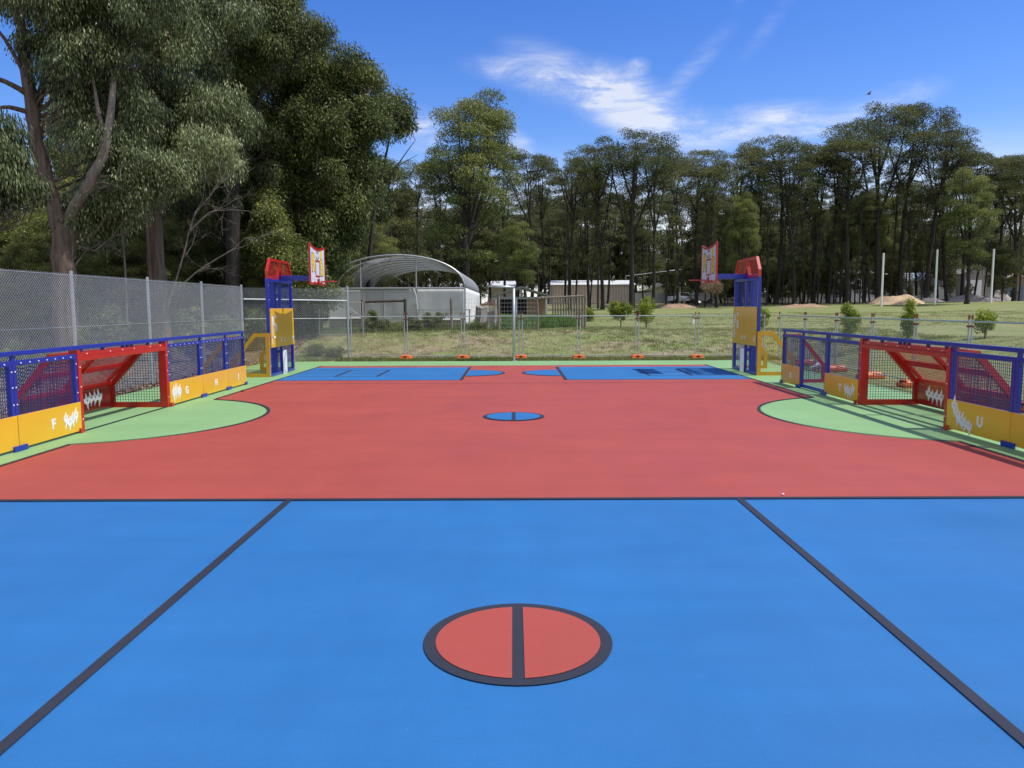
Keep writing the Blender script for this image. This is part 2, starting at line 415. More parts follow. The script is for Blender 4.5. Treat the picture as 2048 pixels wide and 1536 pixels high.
# ------------------------------------------------------------------ lettering and logos
def letter(ch, size, x, z, y, parent, m, name='letter', bold=.02, depth=.004):
    cu = bpy.data.curves.new(name, 'FONT'); cu.body = ch; cu.size = size; cu.extrude = depth / 2; cu.offset = bold * size
    cu.align_x = 'CENTER'; cu.resolution_u = 4
    t = bpy.data.objects.new('tmp', cu); C.objects.link(t)
    dg = bpy.context.evaluated_depsgraph_get()
    me = bpy.data.meshes.new_from_object(t.evaluated_get(dg)); bpy.data.objects.remove(t)
    me.name = name; me.materials.clear(); me.materials.append(m)
    me.transform(Matrix.Rotation(PI / 2, 4, 'X'))
    o = bpy.data.objects.new(name, me); link(o, parent); o.location = (x, y, z)
    return o

def scrawl(parent, x, z, w, h, y, n=4, sag=0., seed=1, name='logo'):
    """jagged hand-drawn white lettering: a chain of spiky open kites"""
    rnd = random.Random(seed); mb = MB()
    for i in range(n):
        t = (i + .5) / n; cx = x + (t - .5) * w; cz = z + sag * ((2 * t - 1) ** 2 - .4) * (1 if abs(sag) < .2 else 0) + (-.9 * (t - .5) * h if n > 4 else 0) + rnd.uniform(-.05, .05) * h
        ww = w / n * rnd.uniform(.62, .85); top = h * rnd.uniform(.30, .55); bot = h * rnd.uniform(.34, .62); l1 = rnd.uniform(-.5, .6) * ww; l2 = rnd.uniform(-.5, .5) * ww
        out = [(cx - ww, cz + .16 * h), (cx - .55 * ww, cz + top * .35), (cx + l1, cz + top), (cx + .35 * ww, cz + .30 * top), (cx + ww, cz + .22 * h), (cx + .80 * ww, cz - .06 * h),
               (cx + .45 * ww, cz - .35 * bot), (cx + l2, cz - bot), (cx - .25 * ww, cz - .30 * bot), (cx - .75 * ww, cz - .08 * h)]
        inn = [(cx + (px - cx) * .27 + .08 * ww, cz + (pz - cz) * .24 + .02) for px, pz in out]
        d = .0006 * i
        mb.ringprism(out, inn, y - .004 - d, y, 'y')
    return mb.build(name, M['white'], parent)

# ------------------------------------------------------------------ barrier panels
RAIL_T, RAIL_H, FR_T, BD_T = 1.33, .062, 1.205, .475
bolt_me = None
def bolts(parent, pts, y=-.002, m='white'):
    global bolt_me
    if bolt_me is None:
        b = MB().tube([(0, -.008, 0), (0, 0, 0)], .011, 6).build('bolt', M['white']); bolt_me = b.data; bpy.data.objects.remove(b)
    for x, z in pts:
        o = bpy.data.objects.new('bolt', bolt_me); link(o, parent); o.location = (x, y, z)

def grid_mesh(name, x0, x1, z0, z1, y, sx, sz, r, m, parent, poly=None):
    """welded wire mesh in the local x-z plane; poly(x)->(zlo,zhi) may clip it"""
    mb = MB()
    nx = max(2, round((x1 - x0) / sx)); nz = max(2, round((z1 - z0) / sz))
    for i in range(1, nx):
        x = x0 + (x1 - x0) * i / nx; a, b = (z0, z1) if not poly else poly(x)
        if b - a > .02: mb.bar((x, y, a), (x, y, b), r)
    for j in range(1, nz):
        z = z0 + (z1 - z0) * j / nz
        if poly:
            xsn = [x for x in np.linspace(x0, x1, 60) if poly(x)[0] <= z <= poly(x)[1]]
            if len(xsn) < 2: continue
            a, b = xsn[0], xsn[-1]
        else: a, b = x0, x1
        mb.bar((a, y + r, z), (b, y + r, z), r)
    return mb.build(name, m, parent)

TRAP = [(0, 0), (0, 1.2), (.42, 1.2), (1.06, .44), (1.06, 0)]      # depth, height of the side frames
def trap_frame(name, parent, x, m, wm, w=.085, t=.05, mesh_sp=.05, depth=1.0):
    """a trapezoid side frame in the local y-z plane at local x"""
    P = [(a * depth, b) for a, b in TRAP]
    cx = sum(p[0] for p in P) / 5; cz = .52
    inn = []
    n = len(P)
    for i in range(n):
        a, b, c = Vector(P[i - 1]), Vector(P[i]), Vector(P[(i + 1) % n])
        d1 = (b - a).normalized(); d2 = (c - b).normalized()
        n1 = Vector((d1.y, -d1.x)); n2 = Vector((d2.y, -d2.x)); k = (n1 + n2).normalized(); s = w / max(.3, k.dot(n1))
        inn.append(tuple(b + k * s))
    f = MB().ringprism(P, inn, x - t / 2, x + t / 2, 'x').build(name, m, parent)
    mb = MB(); lo = w; ymax = 1.06 * depth - w
    def top(y):
        return 1.2 - w if y < .40 * depth else 1.2 - w - (y - .40 * depth) / (.66 * depth) * .78
    k = max(3, round(1.06 * depth / mesh_sp))
    for i in range(1, k):
        y = 1.06 * depth * i / k
        if w < y < ymax: mb.bar((x, y, lo), (x, y, max(lo + .02, top(y))), .006)
    for j in range(1, int(1.15 / mesh_sp)):
        z = lo + j * mesh_sp
        ye = ymax
        if z > .36:
            ye = min(ymax, .40 * depth + (1.2 - w - z) / .78 * .66 * depth)
        if z < 1.2 - w: mb.bar((x + .006, w, z), (x + .006, ye, z), .006)
    mb.build('wire_mesh', wm, f)
    return f

def barrier_panel(name, label, origin, rz, L, ch, letter_x=.5, board=True, logo=None, foot=(True, True), brace=None, rail_ext=(0, 0), bolt=True):
    t = thing(name, label, 'barrier', origin, rz, 'blue and yellow rebound barrier panels')
    fr = MB(); w = .07
    fr.box(.004, w, .0, .06, .02, FR_T); fr.box(L - w, L - .004, .0, .06, .02, FR_T)
    fr.box(w, L - w, .002, .058, FR_T - .07, FR_T - .001)
    if board: fr.box(w, L - w, .010, .05, BD_T - .05, BD_T - .005)
    else: fr.box(w, L - w, .002, .058, .021, .09)
    fr.build('frame', M['steel_blue'], t, bevel=.006)
    ra = MB().box(-rail_ext[0], L + rail_ext[1], -.005, .06, RAIL_T - RAIL_H, RAIL_T).build('top_rail', M['steel_blue'], t, bevel=.008)
    br = MB()
    br.box(.012, .075, .01, .05, FR_T - .001, RAIL_T - RAIL_H + .001)
    br.build('rail_bracket', M['steel_blue'], t)
    if rail_ext[1] >= 0 and brace == 1 or not board:
        MB().box(L - .075, L - .012, .01, .05, FR_T - .001, RAIL_T - RAIL_H + .001).build('rail_bracket', M['steel_blue'], t)
    z0 = BD_T - .006 if board else .09
    grid_mesh('wire_mesh', w, L - w, z0, FR_T - .07, .03, .044, .044, .0055, M['wire_blue'], t)
    if board:
        bo = MB().box(.006, L - .006, -.022, -.004, .035, BD_T).build('board', M['board_yellow'], t, bevel=.003)
        if ch: letter(ch, .20, letter_x * L, .175, -.0245, bo, M['white'], bold=.045)
        if logo: scrawl(bo, *logo)
    for k, on in enumerate(foot):
        if on:
            x = 0 if k == 0 else L
            a, b = (-.0, .14) if k == 0 else (L - .14, L)
            MB().box(a, b, -.05, -.0235, .0, .075).build('foot_plate', M['steel_blue'], t, bevel=.003)
    if bolt:
        n = max(3, int(L / .2))
        bolts(t, [(w + (L - 2 * w) * (i + .5) / n, FR_T - .035) for i in range(n)] + [(.037, z) for z in (.62, .85, 1.06)] + [(L - .037, z) for z in (.62, .85, 1.06)])
    if brace is not None:
        trap_frame('side_brace', t, .03 if brace == 0 else L - .03, M['steel_yellow'] if rz > 0 else M['steel_red'], M['wire_blue'])
    return t

BX = 6.64
PY = [8.60, 10.17, 11.68, 14.74, 16.33, 17.78, 19.0]
LR, RR = PI / 2, -PI / 2
def left(y0): return (-BX, y0, 0)
def right(y1): return (BX, y1, 0)
barrier_panel('barrier_panel', 'left barrier panel cut off by the picture edge, before the one lettered F', left(PY[0]), LR, PY[1] - PY[0], '', foot=(False, True))
barrier_panel('barrier_panel', 'blue barrier panel with the letter F and a white scrawl on its yellow board', left(PY[1]), LR, PY[2] - PY[1], 'F', .52, logo=(1.22, .25, .34, .30, -.022, 4, .12, 3), foot=(True, False))
barrier_panel('barrier_panel', 'blue barrier panel with the letter G beside the left goal', left(PY[3]), LR, PY[4] - PY[3], 'G', .48, logo=(.29, .25, .36, .34, -.022, 4, -.08, 5), foot=(False, True))
barrier_panel('barrier_panel', 'blue barrier panel with the letter H on its yellow board', left(PY[4]), LR, PY[5] - PY[4], 'H', .5, foot=(True, True))
barrier_panel('barrier_panel', 'blue barrier panel with the letter I at the end of the left row', left(PY[5]), LR, PY[6] - PY[5], 'I', .55, foot=(True, True), brace=1)
barrier_panel('barrier_panel', 'blue barrier panel with the letter R at the end of the right row', right(PY[6]), RR, PY[6] - PY[5], 'R', .55, foot=(True, True), brace=0, bolt=False)
barrier_panel('barrier_panel', 'blue barrier panel without a board, wire mesh down to the ground', right(PY[5]), RR, PY[5] - PY[4], None, board=False, foot=(True, True), bolt=False)
barrier_panel('barrier_panel', 'blue barrier panel with the letter T and a white scrawl', right(PY[4]), RR, PY[4] - PY[3], 'T', .50, logo=(1.22, .24, .42, .32, -.022, 4, .14, 8), foot=(True, False), bolt=False)
barrier_panel('barrier_panel', 'blue barrier panel with the letter U and a long white scrawl', right(PY[2]), RR, PY[2] - PY[1], 'U', .56, logo=(.40, .235, .50, .34, -.022, 5, .10, 11), foot=(False, True), bolt=False)
barrier_panel('barrier_panel', 'right barrier panel cut off by the picture edge, after the one lettered U', right(PY[1]), RR, PY[1] - PY[0], '', foot=(True, False), bolt=False)

# ------------------------------------------------------------------ goals
def goal(label, origin, rz, W, seed):
    t = thing('goal', label, 'goal', origin, rz, 'red recessed goals')
    sr = M['steel_red']; D, D2, zt, zb = .42, 1.06, 1.2, .44
    for a in (0, W - .09):
        p = MB().box(a, a + .09, -.012, .13, .0, 1.262).build('post', sr, t, bevel=.006)
        MB().box(a - .09 if a == 0 else a + .0905, a - .0005 if a == 0 else a + .18, -.05, -.0235, .0, .075).build('foot_plate', sr, p)
    MB().box(.09, W - .09, -.008, .055, 1.09, 1.165).box(.09, W - .09, .01, .075, 1.166, 1.225).build('crossbar', sr, t, bevel=.005)
    MB().box(-.004, W + .004, -.005, .06, RAIL_T - RAIL_H, RAIL_T).build('top_rail', M['steel_blue'], t, bevel=.008)
    for x in (.16, .8, 1.45, 1.6, 1.75, 2.35, W - .17):
        MB().box(x - .03, x + .03, .012, .048, 1.226, RAIL_T - RAIL_H + .001).build('rail_bracket', M['wire_blue'], t)
    for x in (.045, W - .045):
        trap_frame('side_frame', t, x, sr, M['wire_blue'], w=.10, t=.07, depth=1.06)
    # roof ties and sloping back
    MB().box(.09, W - .09, D, D + .08, 1.122, 1.199).build('roof_bar', sr, t)
    for x in (W * .5,):
        MB().box(x - .04, x + .04, .076, D - .001, 1.14, 1.196).build('roof_tie', sr, t)
        MB().bar((x, D + .09, 1.12), (x, D2 + .045, zb + .06), .09, .05, up=(1, 0, 0)).build('back_strut', sr, t)
    for x in (.15, W - .15):
        MB().bar((x, D + .09, 1.12), (x, D2 + .045, zb + .06), .06, .05, up=(1, 0, 0)).build('back_strut', sr, t)
    ym, zm = (D + D2) / 2 + .05, (zt + zb) / 2
    MB().bar((.18, ym + .02, zm), (W * .5 - .05, ym + .02, zm), .06, .09).bar((W * .5 + .05, ym + .02, zm), (W - .18, ym + .02, zm), .06, .09).build('back_rail', sr, t)
    MB().bar((.08, D2 + .05, zb + .02), (W - .08, D2 + .05, zb + .02), .08, .09).build('back_rail', sr, t)
    mb = MB()
    n = int(W / .05)
    for i in range(1, n):
        x = W * i / n; mb.bar((x, D + .06, 1.13), (x, D2 + .055, zb + .05), .006)
    k = 19
    for j in range(1, k):
        s = j / k; y = D + .06 + (D2 - D) * s + .006; z = 1.13 + (zb + .05 - 1.13) * s
        mb.bar((.1, y, z), (W - .1, y, z), .006)
    mb.build('wire_mesh', M['steel_red'], t)
    bo = MB().box(.09, W - .09, D2 + .0, D2 + .03, .03, zb - .03).build('back_board', M['board_red'], t)
    scrawl(bo, W - .75 if rz > 0 else .75, .235, .55, .34, D2 - .001, 4, -.02, seed, 'logo')
    bolts(t, [(.045, z) for z in (.2, .7, 1.0)] + [(W - .045, z) for z in (.2, .7, 1.0)], -.0125)
    bolts(t, [(x, 1.195) for x in (.3, 1.0, 1.4, 1.8, 2.4, 2.8)], .0095)
    return t
goal('red recessed goal in the left barrier row, brightly sunlit', left(PY[2] + .002), LR, PY[3] - PY[2] - .004, 21)
goal('red recessed goal in the right barrier row, with its inside in shade', right(PY[3] - .002), RR, PY[3] - PY[2] - .004, 23)

# ------------------------------------------------------------------ hoop towers
def tower(label, origin, rz, chars, seed):
    t = thing('hoop_tower', label, 'hoop tower', origin, rz, 'blue hoop towers')
    W = 2.3; sb = M['steel_blue']; zt = 2.68; zb0, zb1 = .80, 1.87; w = .10; c = W / 2
    fr = MB()
    fr.box(0, w, 0, .08, 0, zt).box(W - w, W, 0, .08, 0, zt)
    fr.box(c - .045, c + .045, .002, .078, .081, zt - .082)
    for z in (.0, zt - .08):
        fr.box(w, W - w, .001, .079, z + .001, z + .08)
    for z in (zb0 - .02, zb1 - .06):
        fr.box(w, c - .045, .004, .076, z, z + .07); fr.box(c + .045, W - w, .004, .076, z, z + .07)
    fr.build('frame', sb, t, bevel=.006)
    for a, b in ((w, c - .045), (c + .045, W - w)):
        grid_mesh('wire_mesh', a, b, .08, zb0 - .02, .04, .10, .05, .0075, M['steel_blue'], t)
        grid_mesh('wire_mesh', a, b, zb1, zt - .08, .04, .10, .05, .0075, M['steel_blue'], t)
    k = 0
    for a, b in ((.05, c - .008), (c + .008, W - .05)):
        bo = MB().box(a, b, -.024, -.003, zb0, zb1).build('board', M['board_yellow'], t, bevel=.003)
        letter(chars[k], .17, a + .13, zb0 + .13, -.0265, bo, M['white'], bold=.03)
        letter(chars[k + 1], .17, b - .13, zb0 + .13, -.0265, bo, M['white'], bold=.03)
        if k == 0:
            letter('R', .30, a + .20, zb1 - .44, -.0265, bo, M['white'], name='logo', bold=.045)
            letter('B', .30, a + .47, zb1 - .62, -.0275, bo, M['white'], name='logo', bold=.045)
            pts = [(a + .14, -.028, zb1 - .44 - .28 * u) for u in np.linspace(0, 1, 6)]
            pts += [(a + .14 + .12 * (1 - math.cos(v)), -.028, zb1 - .72 - .10 * math.sin(v)) for v in np.linspace(.3, PI * .8, 8)]
            MB().tube(pts, .014, 6).build('logo', M['white'], bo)
            MB().prism(circle(a + .44, zb1 - .22, .065, n=16), -.0285, -.0245, 'y').build('logo', M['white'], bo)
            MB().tube([(a + .34 + .09 * math.cos(v), -.028, zb1 - .42 + .06 * math.sin(v)) for v in np.linspace(PI * 1.1, PI * 1.9, 8)], .010, 5).build('logo', M['white'], bo)
        k += 2
    # mast, rear brackets and arm
    MB().box(c - .085, c + .085, .16, .33, 0, zt + .12).build('mast', sb, t, bevel=.01)
    MB().box(c - .03, c + .03, .08, .16, .60, .68).box(c - .03, c + .03, .08, .16, 2.2, 2.28).build('mast_bracket', sb, t)
    MB().box(c - .055, c + .055, -1.04, .158, zt - .03, zt + .115).build('arm', sb, t, bevel=.012)
    # red guard: two half hexagons with a notch for the arm
    for s in (-1, 1):
        def X(d): return c + s * d
        out = [(X(.16), zt + .002), (X(1.12), zt + .002), (X(1.12), zt + .20), (X(.86), zt + .56), (X(.012), zt + .56), (X(.012), zt + .30)]
        inn = [(X(.24), zt + .07), (X(1.05), zt + .07), (X(1.05), zt + .185), (X(.82), zt + .49), (X(.08), zt + .49), (X(.08), zt + .315)]
        g = MB().ringprism(out, inn, 0, .075, 'y').build('top_guard', M['steel_red'], t)
        def lim(x, s=s):
            d = s * (x - c)
            hi = zt + .50 if d < .82 else zt + .50 - (d - .82) / .23 * .31
            lo = zt + .06 if d > .24 else zt + .06 + (.24 - d) / .16 * .25
            return (lo, hi)
        xa, xb = sorted((X(.08), X(1.05)))
        grid_mesh('wire_mesh', xa, xb, zt + .06, zt + .50, .04, .10, .045, .010, M['steel_red'], g, lim)
    # backboard
    bw = .84; z0, z1 = 2.55, 3.66; yb = -1.06
    def top(u): return z1 - .105 * (1 - abs(u) ** 1.8)
    def bot(u): return z0 + .014 * math.cos(u * PI * 4) - .03 * abs(u) ** 1.5
    us = np.linspace(-1, 1, 33)
    out = [(c + bw * u, top(u)) for u in us] + [(c + bw * u, bot(u)) for u in us[::-1]]
    def shrink(d): return [(c + (bw - d) * u, top(u) - d) for u in us] + [(c + (bw - d) * u, bot(u) + d) for u in us[::-1]]
    bb = MB().prism(shrink(.03), yb - .012, yb + .012, 'y').build('backboard', M['board_white'], t)
    MB().ringprism(out, shrink(.065), yb - .022, yb + .022, 'y').build('border', M['steel_red'], bb)
    sq = MB().ringprism([(c - .24, z0 + .20), (c + .24, z0 + .20), (c + .24, z0 + .68), (c - .24, z0 + .68)],
                        [(c - .19, z0 + .25), (c + .19, z0 + .25), (c + .19, z0 + .63), (c - .19, z0 + .63)], yb - .0165, yb - .0125, 'y').build('target_square', M['steel_red'], bb)
    for ch, dx, dz, sz in (('R', -.45, .36, .66), ('B', .47, .26, .62)):
        letter(ch, sz * 1.05, c + dx, z0 + dz, yb - .0135, bb, M['black'], name='print_outline', bold=.045, depth=.002)
        letter(ch, sz, c + dx, z0 + dz + .014, yb - .0155, bb, M['yellow_art'], name='print', bold=.03, depth=.002)
    el = circle(c + .40, z0 + .86, .10, n=24); MB().prism([(x, z0 + .86 + (z - z0 - .86) * 1.3) for x, z in el], yb - .0165, yb - .0125, 'y').build('print', M['yellow_art'], bb)
    MB().tube([(c - .02 + .15 * math.cos(v), yb - .0135, z0 + .80 + .09 * math.sin(v)) for v in np.linspace(PI * 1.1, PI * 1.95, 12)], .012, 5).build('print_smile', M['black'], bb)
    for px in (-.07, .05):
        MB().tube([(c + px, yb - .0135, z0 + .86), (c + px, yb - .0135, z0 + .92)], .014, 5).build('print_eye', M['black'], bb)
    gl = MB()
    for z in (.12, .30, .52, .78): gl.box(c - bw + .08, c + bw - .08, yb - .0127, yb - .0119, z0 + z, z0 + z + .006)
    gl.build('print_grid', M['fence_pale'], bb)
    # hoop
    hy = yb - .33; hzz = z0 + .075; hr = .225
    hp = MB().tube([(c + hr * math.cos(v), hy + hr * math.sin(v), hzz) for v in np.linspace(0, 2 * PI, 33)], .012, 8)
    hp.box(c - .07, c + .07, yb - .05, yb - .023, z0 - .02, z0 + .16)
    for s in (-1, 1):
        hp.bar((c + s * .06, yb - .05, hzz + .0), (c + s * .10, hy + hr - .02, hzz), .018)
        hp.bar((c + s * .05, yb - .05, z0 + .0), (c + s * .12, hy + hr * .75, hzz - .005), .016)
    hp.build('hoop', M['steel_red'], t)
    MB().prism([(c - .085, -.027), (c + .085, -.027), (c + .012, -.115), (c - .012, -.115)], 0, .68, 'z').build('wicket', M['white'], t)
    for x in (-.03 if rz > 0 else W + .03, W + .03 if rz > 0 else -.03):
        trap_frame('wing_frame', t, x, M['steel_yellow'], M['steel_yellow'], w=.10, t=.055, mesh_sp=.055)
    bolts(t, [(w / 2, z) for z in (.3, .9, 1.4, 2.1, 2.5)] + [(W - w / 2, z) for z in (.3, .9, 1.4, 2.1, 2.5)], -.002)
    return t
tower('blue tower with hoop and boards lettered J K L M, on the left sideline', (-BX, 21.0, 0), LR, 'JKLM', 1)
tower('blue tower with hoop and shaded boards lettered N O P Q, on the right sideline', (BX, 23.3, 0), RR, 'NOPQ', 2)

# ------------------------------------------------------------------ chain-link fence on the left
def chain(name, p0, p1, z0, z1, sp, r, parent, m, selv=True):
    """diamond mesh of straight diagonal wires between two points, clipped to a rectangle"""
    p0 = Vector(p0); p1 = Vector(p1); L = (p1 - p0).length; d = (p1 - p0) / L; hgt = z1 - z0; mb = MB()
    nrm = Vector((-d.y, d.x, 0))
    k = int((L + hgt) / sp)
    for i in range(1, k):
        s = i * sp
        for sg in (1, -1):
            if sg == 1: a = (max(0, s - hgt), min(hgt, s)); b = (min(L, s), max(0, s - L))        # falling
            else: a = (max(0, s - hgt), hgt - min(hgt, s)); b = (min(L, s), hgt - max(0, s - L))   # rising
            A = p0 + d * a[0] + Vector((0, 0, z0 + a[1])) + nrm * r * sg * .5; B = p0 + d * b[0] + Vector((0, 0, z0 + b[1])) + nrm * r * sg * .5
            if (B - A).length > .03:
                # three-sided wire
                mb.bar(A, B, r, r)
    if selv:
        n = int(L / sp)
        for i in range(n):                                  # twisted tips along the top
            x = p0 + d * (i + .5) * sp; mb.bar(x + Vector((0, 0, z1 - .005)), x + Vector((0, 0, z1 + .025)), r * 1.3)
    return mb.build(name, m, parent)

FX = -9.05; FPY = [9.3, 12.6, 15.9, 19.2, 22.5, 25.8]
t = thing('chain_link_fence', 'tall galvanised chain-link fence along the left of the court, before the trees', 'fence', (FX, 9.3, 0))
for y in FPY:
    MB().tube([(0, y - 9.3, -.1), (0, y - 9.3, 2.66)], .034, 10).build('post', M['galv'], t, smooth=False)
chain('wire_mesh', (.04, 0, 0), (.04, 16.5, 0), .03, 2.58, .072, .0044, t, M['galv_wire'])
MB().tube([(.05, 0, 1.52), (.05, 16.5, 1.52)], .005, 5).tube([(.05, 0, 2.57), (.05, 16.5, 2.57)], .005, 5).build('strain_wire', M['galv_wire'], t)
gx0, gy0, gx1, gy1 = FX, 25.86, -5.98, 27.95
t = thing('chain_link_gate_bay', 'chain-link bay with a pale top rail behind the left tower', 'fence', (gx0, gy0, 0))
v = (gx1 - gx0, gy1 - gy0)
MB().tube([v + (-.1,), v + (2.66,)], .038, 10).build('post', M['galv'], t)
MB().tube([(0.04, 0, 2.18), v + (2.13,)], .026, 8).build('top_rail', M['galv'], t)
chain('wire_mesh', (.02, .03, 0), (v[0], v[1] + .03, 0), .03, 2.55, .072, .0040, t, M['galv_wire'])
MB().tube([(0.04, .02, 1.52), v + (1.50,)], .005, 5).build('strain_wire', M['galv_wire'], t)

# ------------------------------------------------------------------ bent galvanised pole
t = thing('bent_pole', 'grey steel pole with a bent top arm, standing at the far edge of the court', 'pole', (.02, 26.85, 0))
MB().tube([(0, 0, 0), (0, 0, 2.52)], .048, 14).build('upright', M['galv'], t, smooth=True)
MB().tube([(.045, 0, 2.56), (-.42, 0, 2.585), (-.93, 0, 2.61)], [.046, .044, .04], 14).build('top_arm', M['galv'], t, smooth=True)
MB().tube([(0, 0, 0.001), (0, 0, .02)], .11, 14).build('base_plate', M['galv'], t)

# ------------------------------------------------------------------ temporary fence
def temp_panel(label, p0, p1, clamp=True):
    p0 = Vector(p0); p1 = Vector(p1); L = (p1 - p0).length; rz = math.atan2(p1.y - p0.y, p1.x - p0.x)
    t = thing('temporary_fence_panel', label, 'fence', (p0.x, p0.y, TH(p0.x, p0.y)), rz, 'temporary fence panels')
    a, b = .055, L - .055
    f = MB()
    for x in (a, b): f.tube([(x, 0, .04), (x, 0, 1.60)], .019, 8)
    f.tube([(a, 0, 1.555), (b, 0, 1.555)], .017, 8).tube([(a, 0, .14), (b, 0, .14)], .015, 8)
    f.build('frame', M['galv'], t)
    mb = MB(); n = int((b - a) / .065)
    for i in range(1, n): mb.bar((a + (b - a) * i / n, .004, .14), (a + (b - a) * i / n, .004, 1.55), .0026)
    for j in range(1, 10): mb.bar((a, -.002, .14 + 1.41 * j / 10), (b, -.002, .14 + 1.41 * j / 10), .0026)
    mb.build('wire_mesh', M['galv_wire'], t)
    for x in (a, b):
        MB().tube([(x, 0, 1.60), (x, 0, 1.69)], .022, 8).build('post_tip', M['rust'], t)
    if clamp:
        MB().box(-.085, .085, -.035, .035, 1.44, 1.48).build('clamp', M['rust'], t)
    return t
def foot(label, x, y, rz):
    o = MB()
    o.box(-.21, .21, -.30, .30, .0, .10)
    o.prism([(-.21, .10), (.21, .10), (.15, .165), (-.15, .165)], -.24, .24, 'y')
    f = o.build('fence_foot', M['orange'], None, bevel=.02); f.location = (x, y, TH(x, y) - .004); f.rotation_euler = (0, 0, rz)
    tag(f, label, 'fence foot', 'orange fence feet')
    h = MB().box(-.05, .05, -.30, -.245, .105, .15).box(-.05, .05, .245, .30, .105, .15)
    h.build('handle', M['rubber'], f)
    return f
FXs = [-5.93, -3.88, -1.82, .27, 2.35, 4.44, 6.57, 8.95]
names = ['temporary fence panel beside the chain-link bay, before the shade house', 'temporary fence panel before the left half of the shade house wall and the garden weeds',
         'temporary fence panel left of the bent pole, before the old stump', 'temporary fence panel just right of the bent pole, before the long grass',
         'temporary fence panel before the round yellow-green citrus bush', 'temporary fence panel between the citrus bushes and the right hoop',
         'temporary fence panel behind the right hoop tower, at the far corner']
FYf = [27.95, 27.85, 27.80, 27.75, 27.70, 27.65, 27.6, 27.35]
for i, nme in enumerate(names):
    temp_panel(nme, (FXs[i], FYf[i], 0), (FXs[i + 1], FYf[i + 1], 0), i > 0)
fl = ['orange foot left of the stump, first from the chain-link bay', 'orange foot below the stump, left of the bent pole', 'orange foot just right of the bent pole',
      'orange foot below the row of timber posts', 'orange foot below the citrus bushes', 'orange foot left of the right tower, below its hoop']
for i in range(1, 7): foot(fl[i - 1], FXs[i], FYf[i] - .02, 0)
SYs = [27.2, 24.75, 22.35, 20.1, 17.95, 15.8, 13.65, 11.5, 9.3]
sn = ['side fence panel farthest from the camera, behind the right tower wing', 'side fence panel behind barrier R', 'side fence panel behind the barrier without a board',
      'side fence panel behind barrier T', 'side fence panel behind the far half of the right goal', 'side fence panel behind the near half of the right goal',
      'side fence panel behind barrier U', 'side fence panel nearest the camera, past barrier U']
for i in range(8):
    temp_panel(sn[i], (9.35, SYs[i], 0), (9.35, SYs[i + 1], 0), True)
sf = ['orange foot behind barrier R', 'orange foot beside the white bag behind the barrier without a board', 'orange foot seen through barrier T', 'orange foot seen left of the far post of the right goal',
      'largest orange foot, seen through the mesh of the right goal', 'orange foot behind barrier U', 'orange foot past barrier U']
for i in range(1, 8): foot(sf[i - 1], 9.35, SYs[i], PI / 2)


# ------------------------------------------------------------------ trees
def leaves(rng, clumps, L, Wd, hang, shell=.45, cap=.35, jit=.09):
    V = []; T = []
    for c, r, n, tb in clumps:
        n = int(n)
        d = rng.normal(size=(n, 3)); d /= np.linalg.norm(d, axis=1)[:, None]
        up = rng.random(n) < cap; d[:, 2] = np.where(up, np.abs(d[:, 2]), d[:, 2])
        q = rng.random(n) ** shell
        r3 = np.asarray(r, float)
        p = np.asarray(c) + d * r3 * q[:, None] * (1 + jit * rng.normal(size=(n, 1)))
        ax = rng.normal(size=(n, 3)) * (1 - hang) + d * .35 + np.array([0, 0, -1.]) * hang * 1.5
        ax /= np.linalg.norm(ax, axis=1)[:, None]
        sd = np.cross(ax, rng.normal(size=(n, 3))); sd /= np.linalg.norm(sd, axis=1)[:, None] + 1e-9
        l = L * rng.uniform(.6, 1.3, (n, 1)); w = Wd * rng.uniform(.7, 1.3, (n, 1)) * .5
        V.append(np.stack([p, p + ax * l * .45 + sd * w, p + ax * l, p + ax * l * .45 - sd * w], 1).reshape(-1, 3))
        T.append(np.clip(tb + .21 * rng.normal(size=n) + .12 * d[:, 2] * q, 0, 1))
    V = np.concatenate(V); T = np.concatenate(T)
    return V, np.arange(len(V)).reshape(-1, 4), T

def bez(a, b, lift, n=6):
    a = np.asarray(a); b = np.asarray(b); m = (a + b) / 2 + np.array([0, 0, lift])
    t = np.linspace(0, 1, n)[:, None]
    return (1 - t) ** 2 * a + 2 * t * (1 - t) * m + t * t * b

def resample(pts, k=12):
    pts = np.asarray(pts, float); out = []
    for i in range(len(pts) - 1):
        for j in range(k): out.append(pts[i] + (pts[i + 1] - pts[i]) * j / k)
    out.append(pts[-1]); return np.array(out)

def smooth_path(pts, rad, k=4):
    pts = np.asarray(pts, float); rad = np.asarray(rad, float); n = len(pts); P = []; R = []
    for i in range(n - 1):
        p0 = pts[max(i - 1, 0)]; p1 = pts[i]; p2 = pts[i + 1]; p3 = pts[min(i + 2, n - 1)]
        for j in range(k):
            t = j / k
            P.append(.5 * ((2 * p1) + (p2 - p0) * t + (2 * p0 - 5 * p1 + 4 * p2 - p3) * t * t + (3 * p1 - p0 - 3 * p2 + p3) * t ** 3)); R.append(rad[i] + (rad[i + 1] - rad[i]) * t)
    P.append(pts[-1]); R.append(rad[-1]); return np.array(P), R

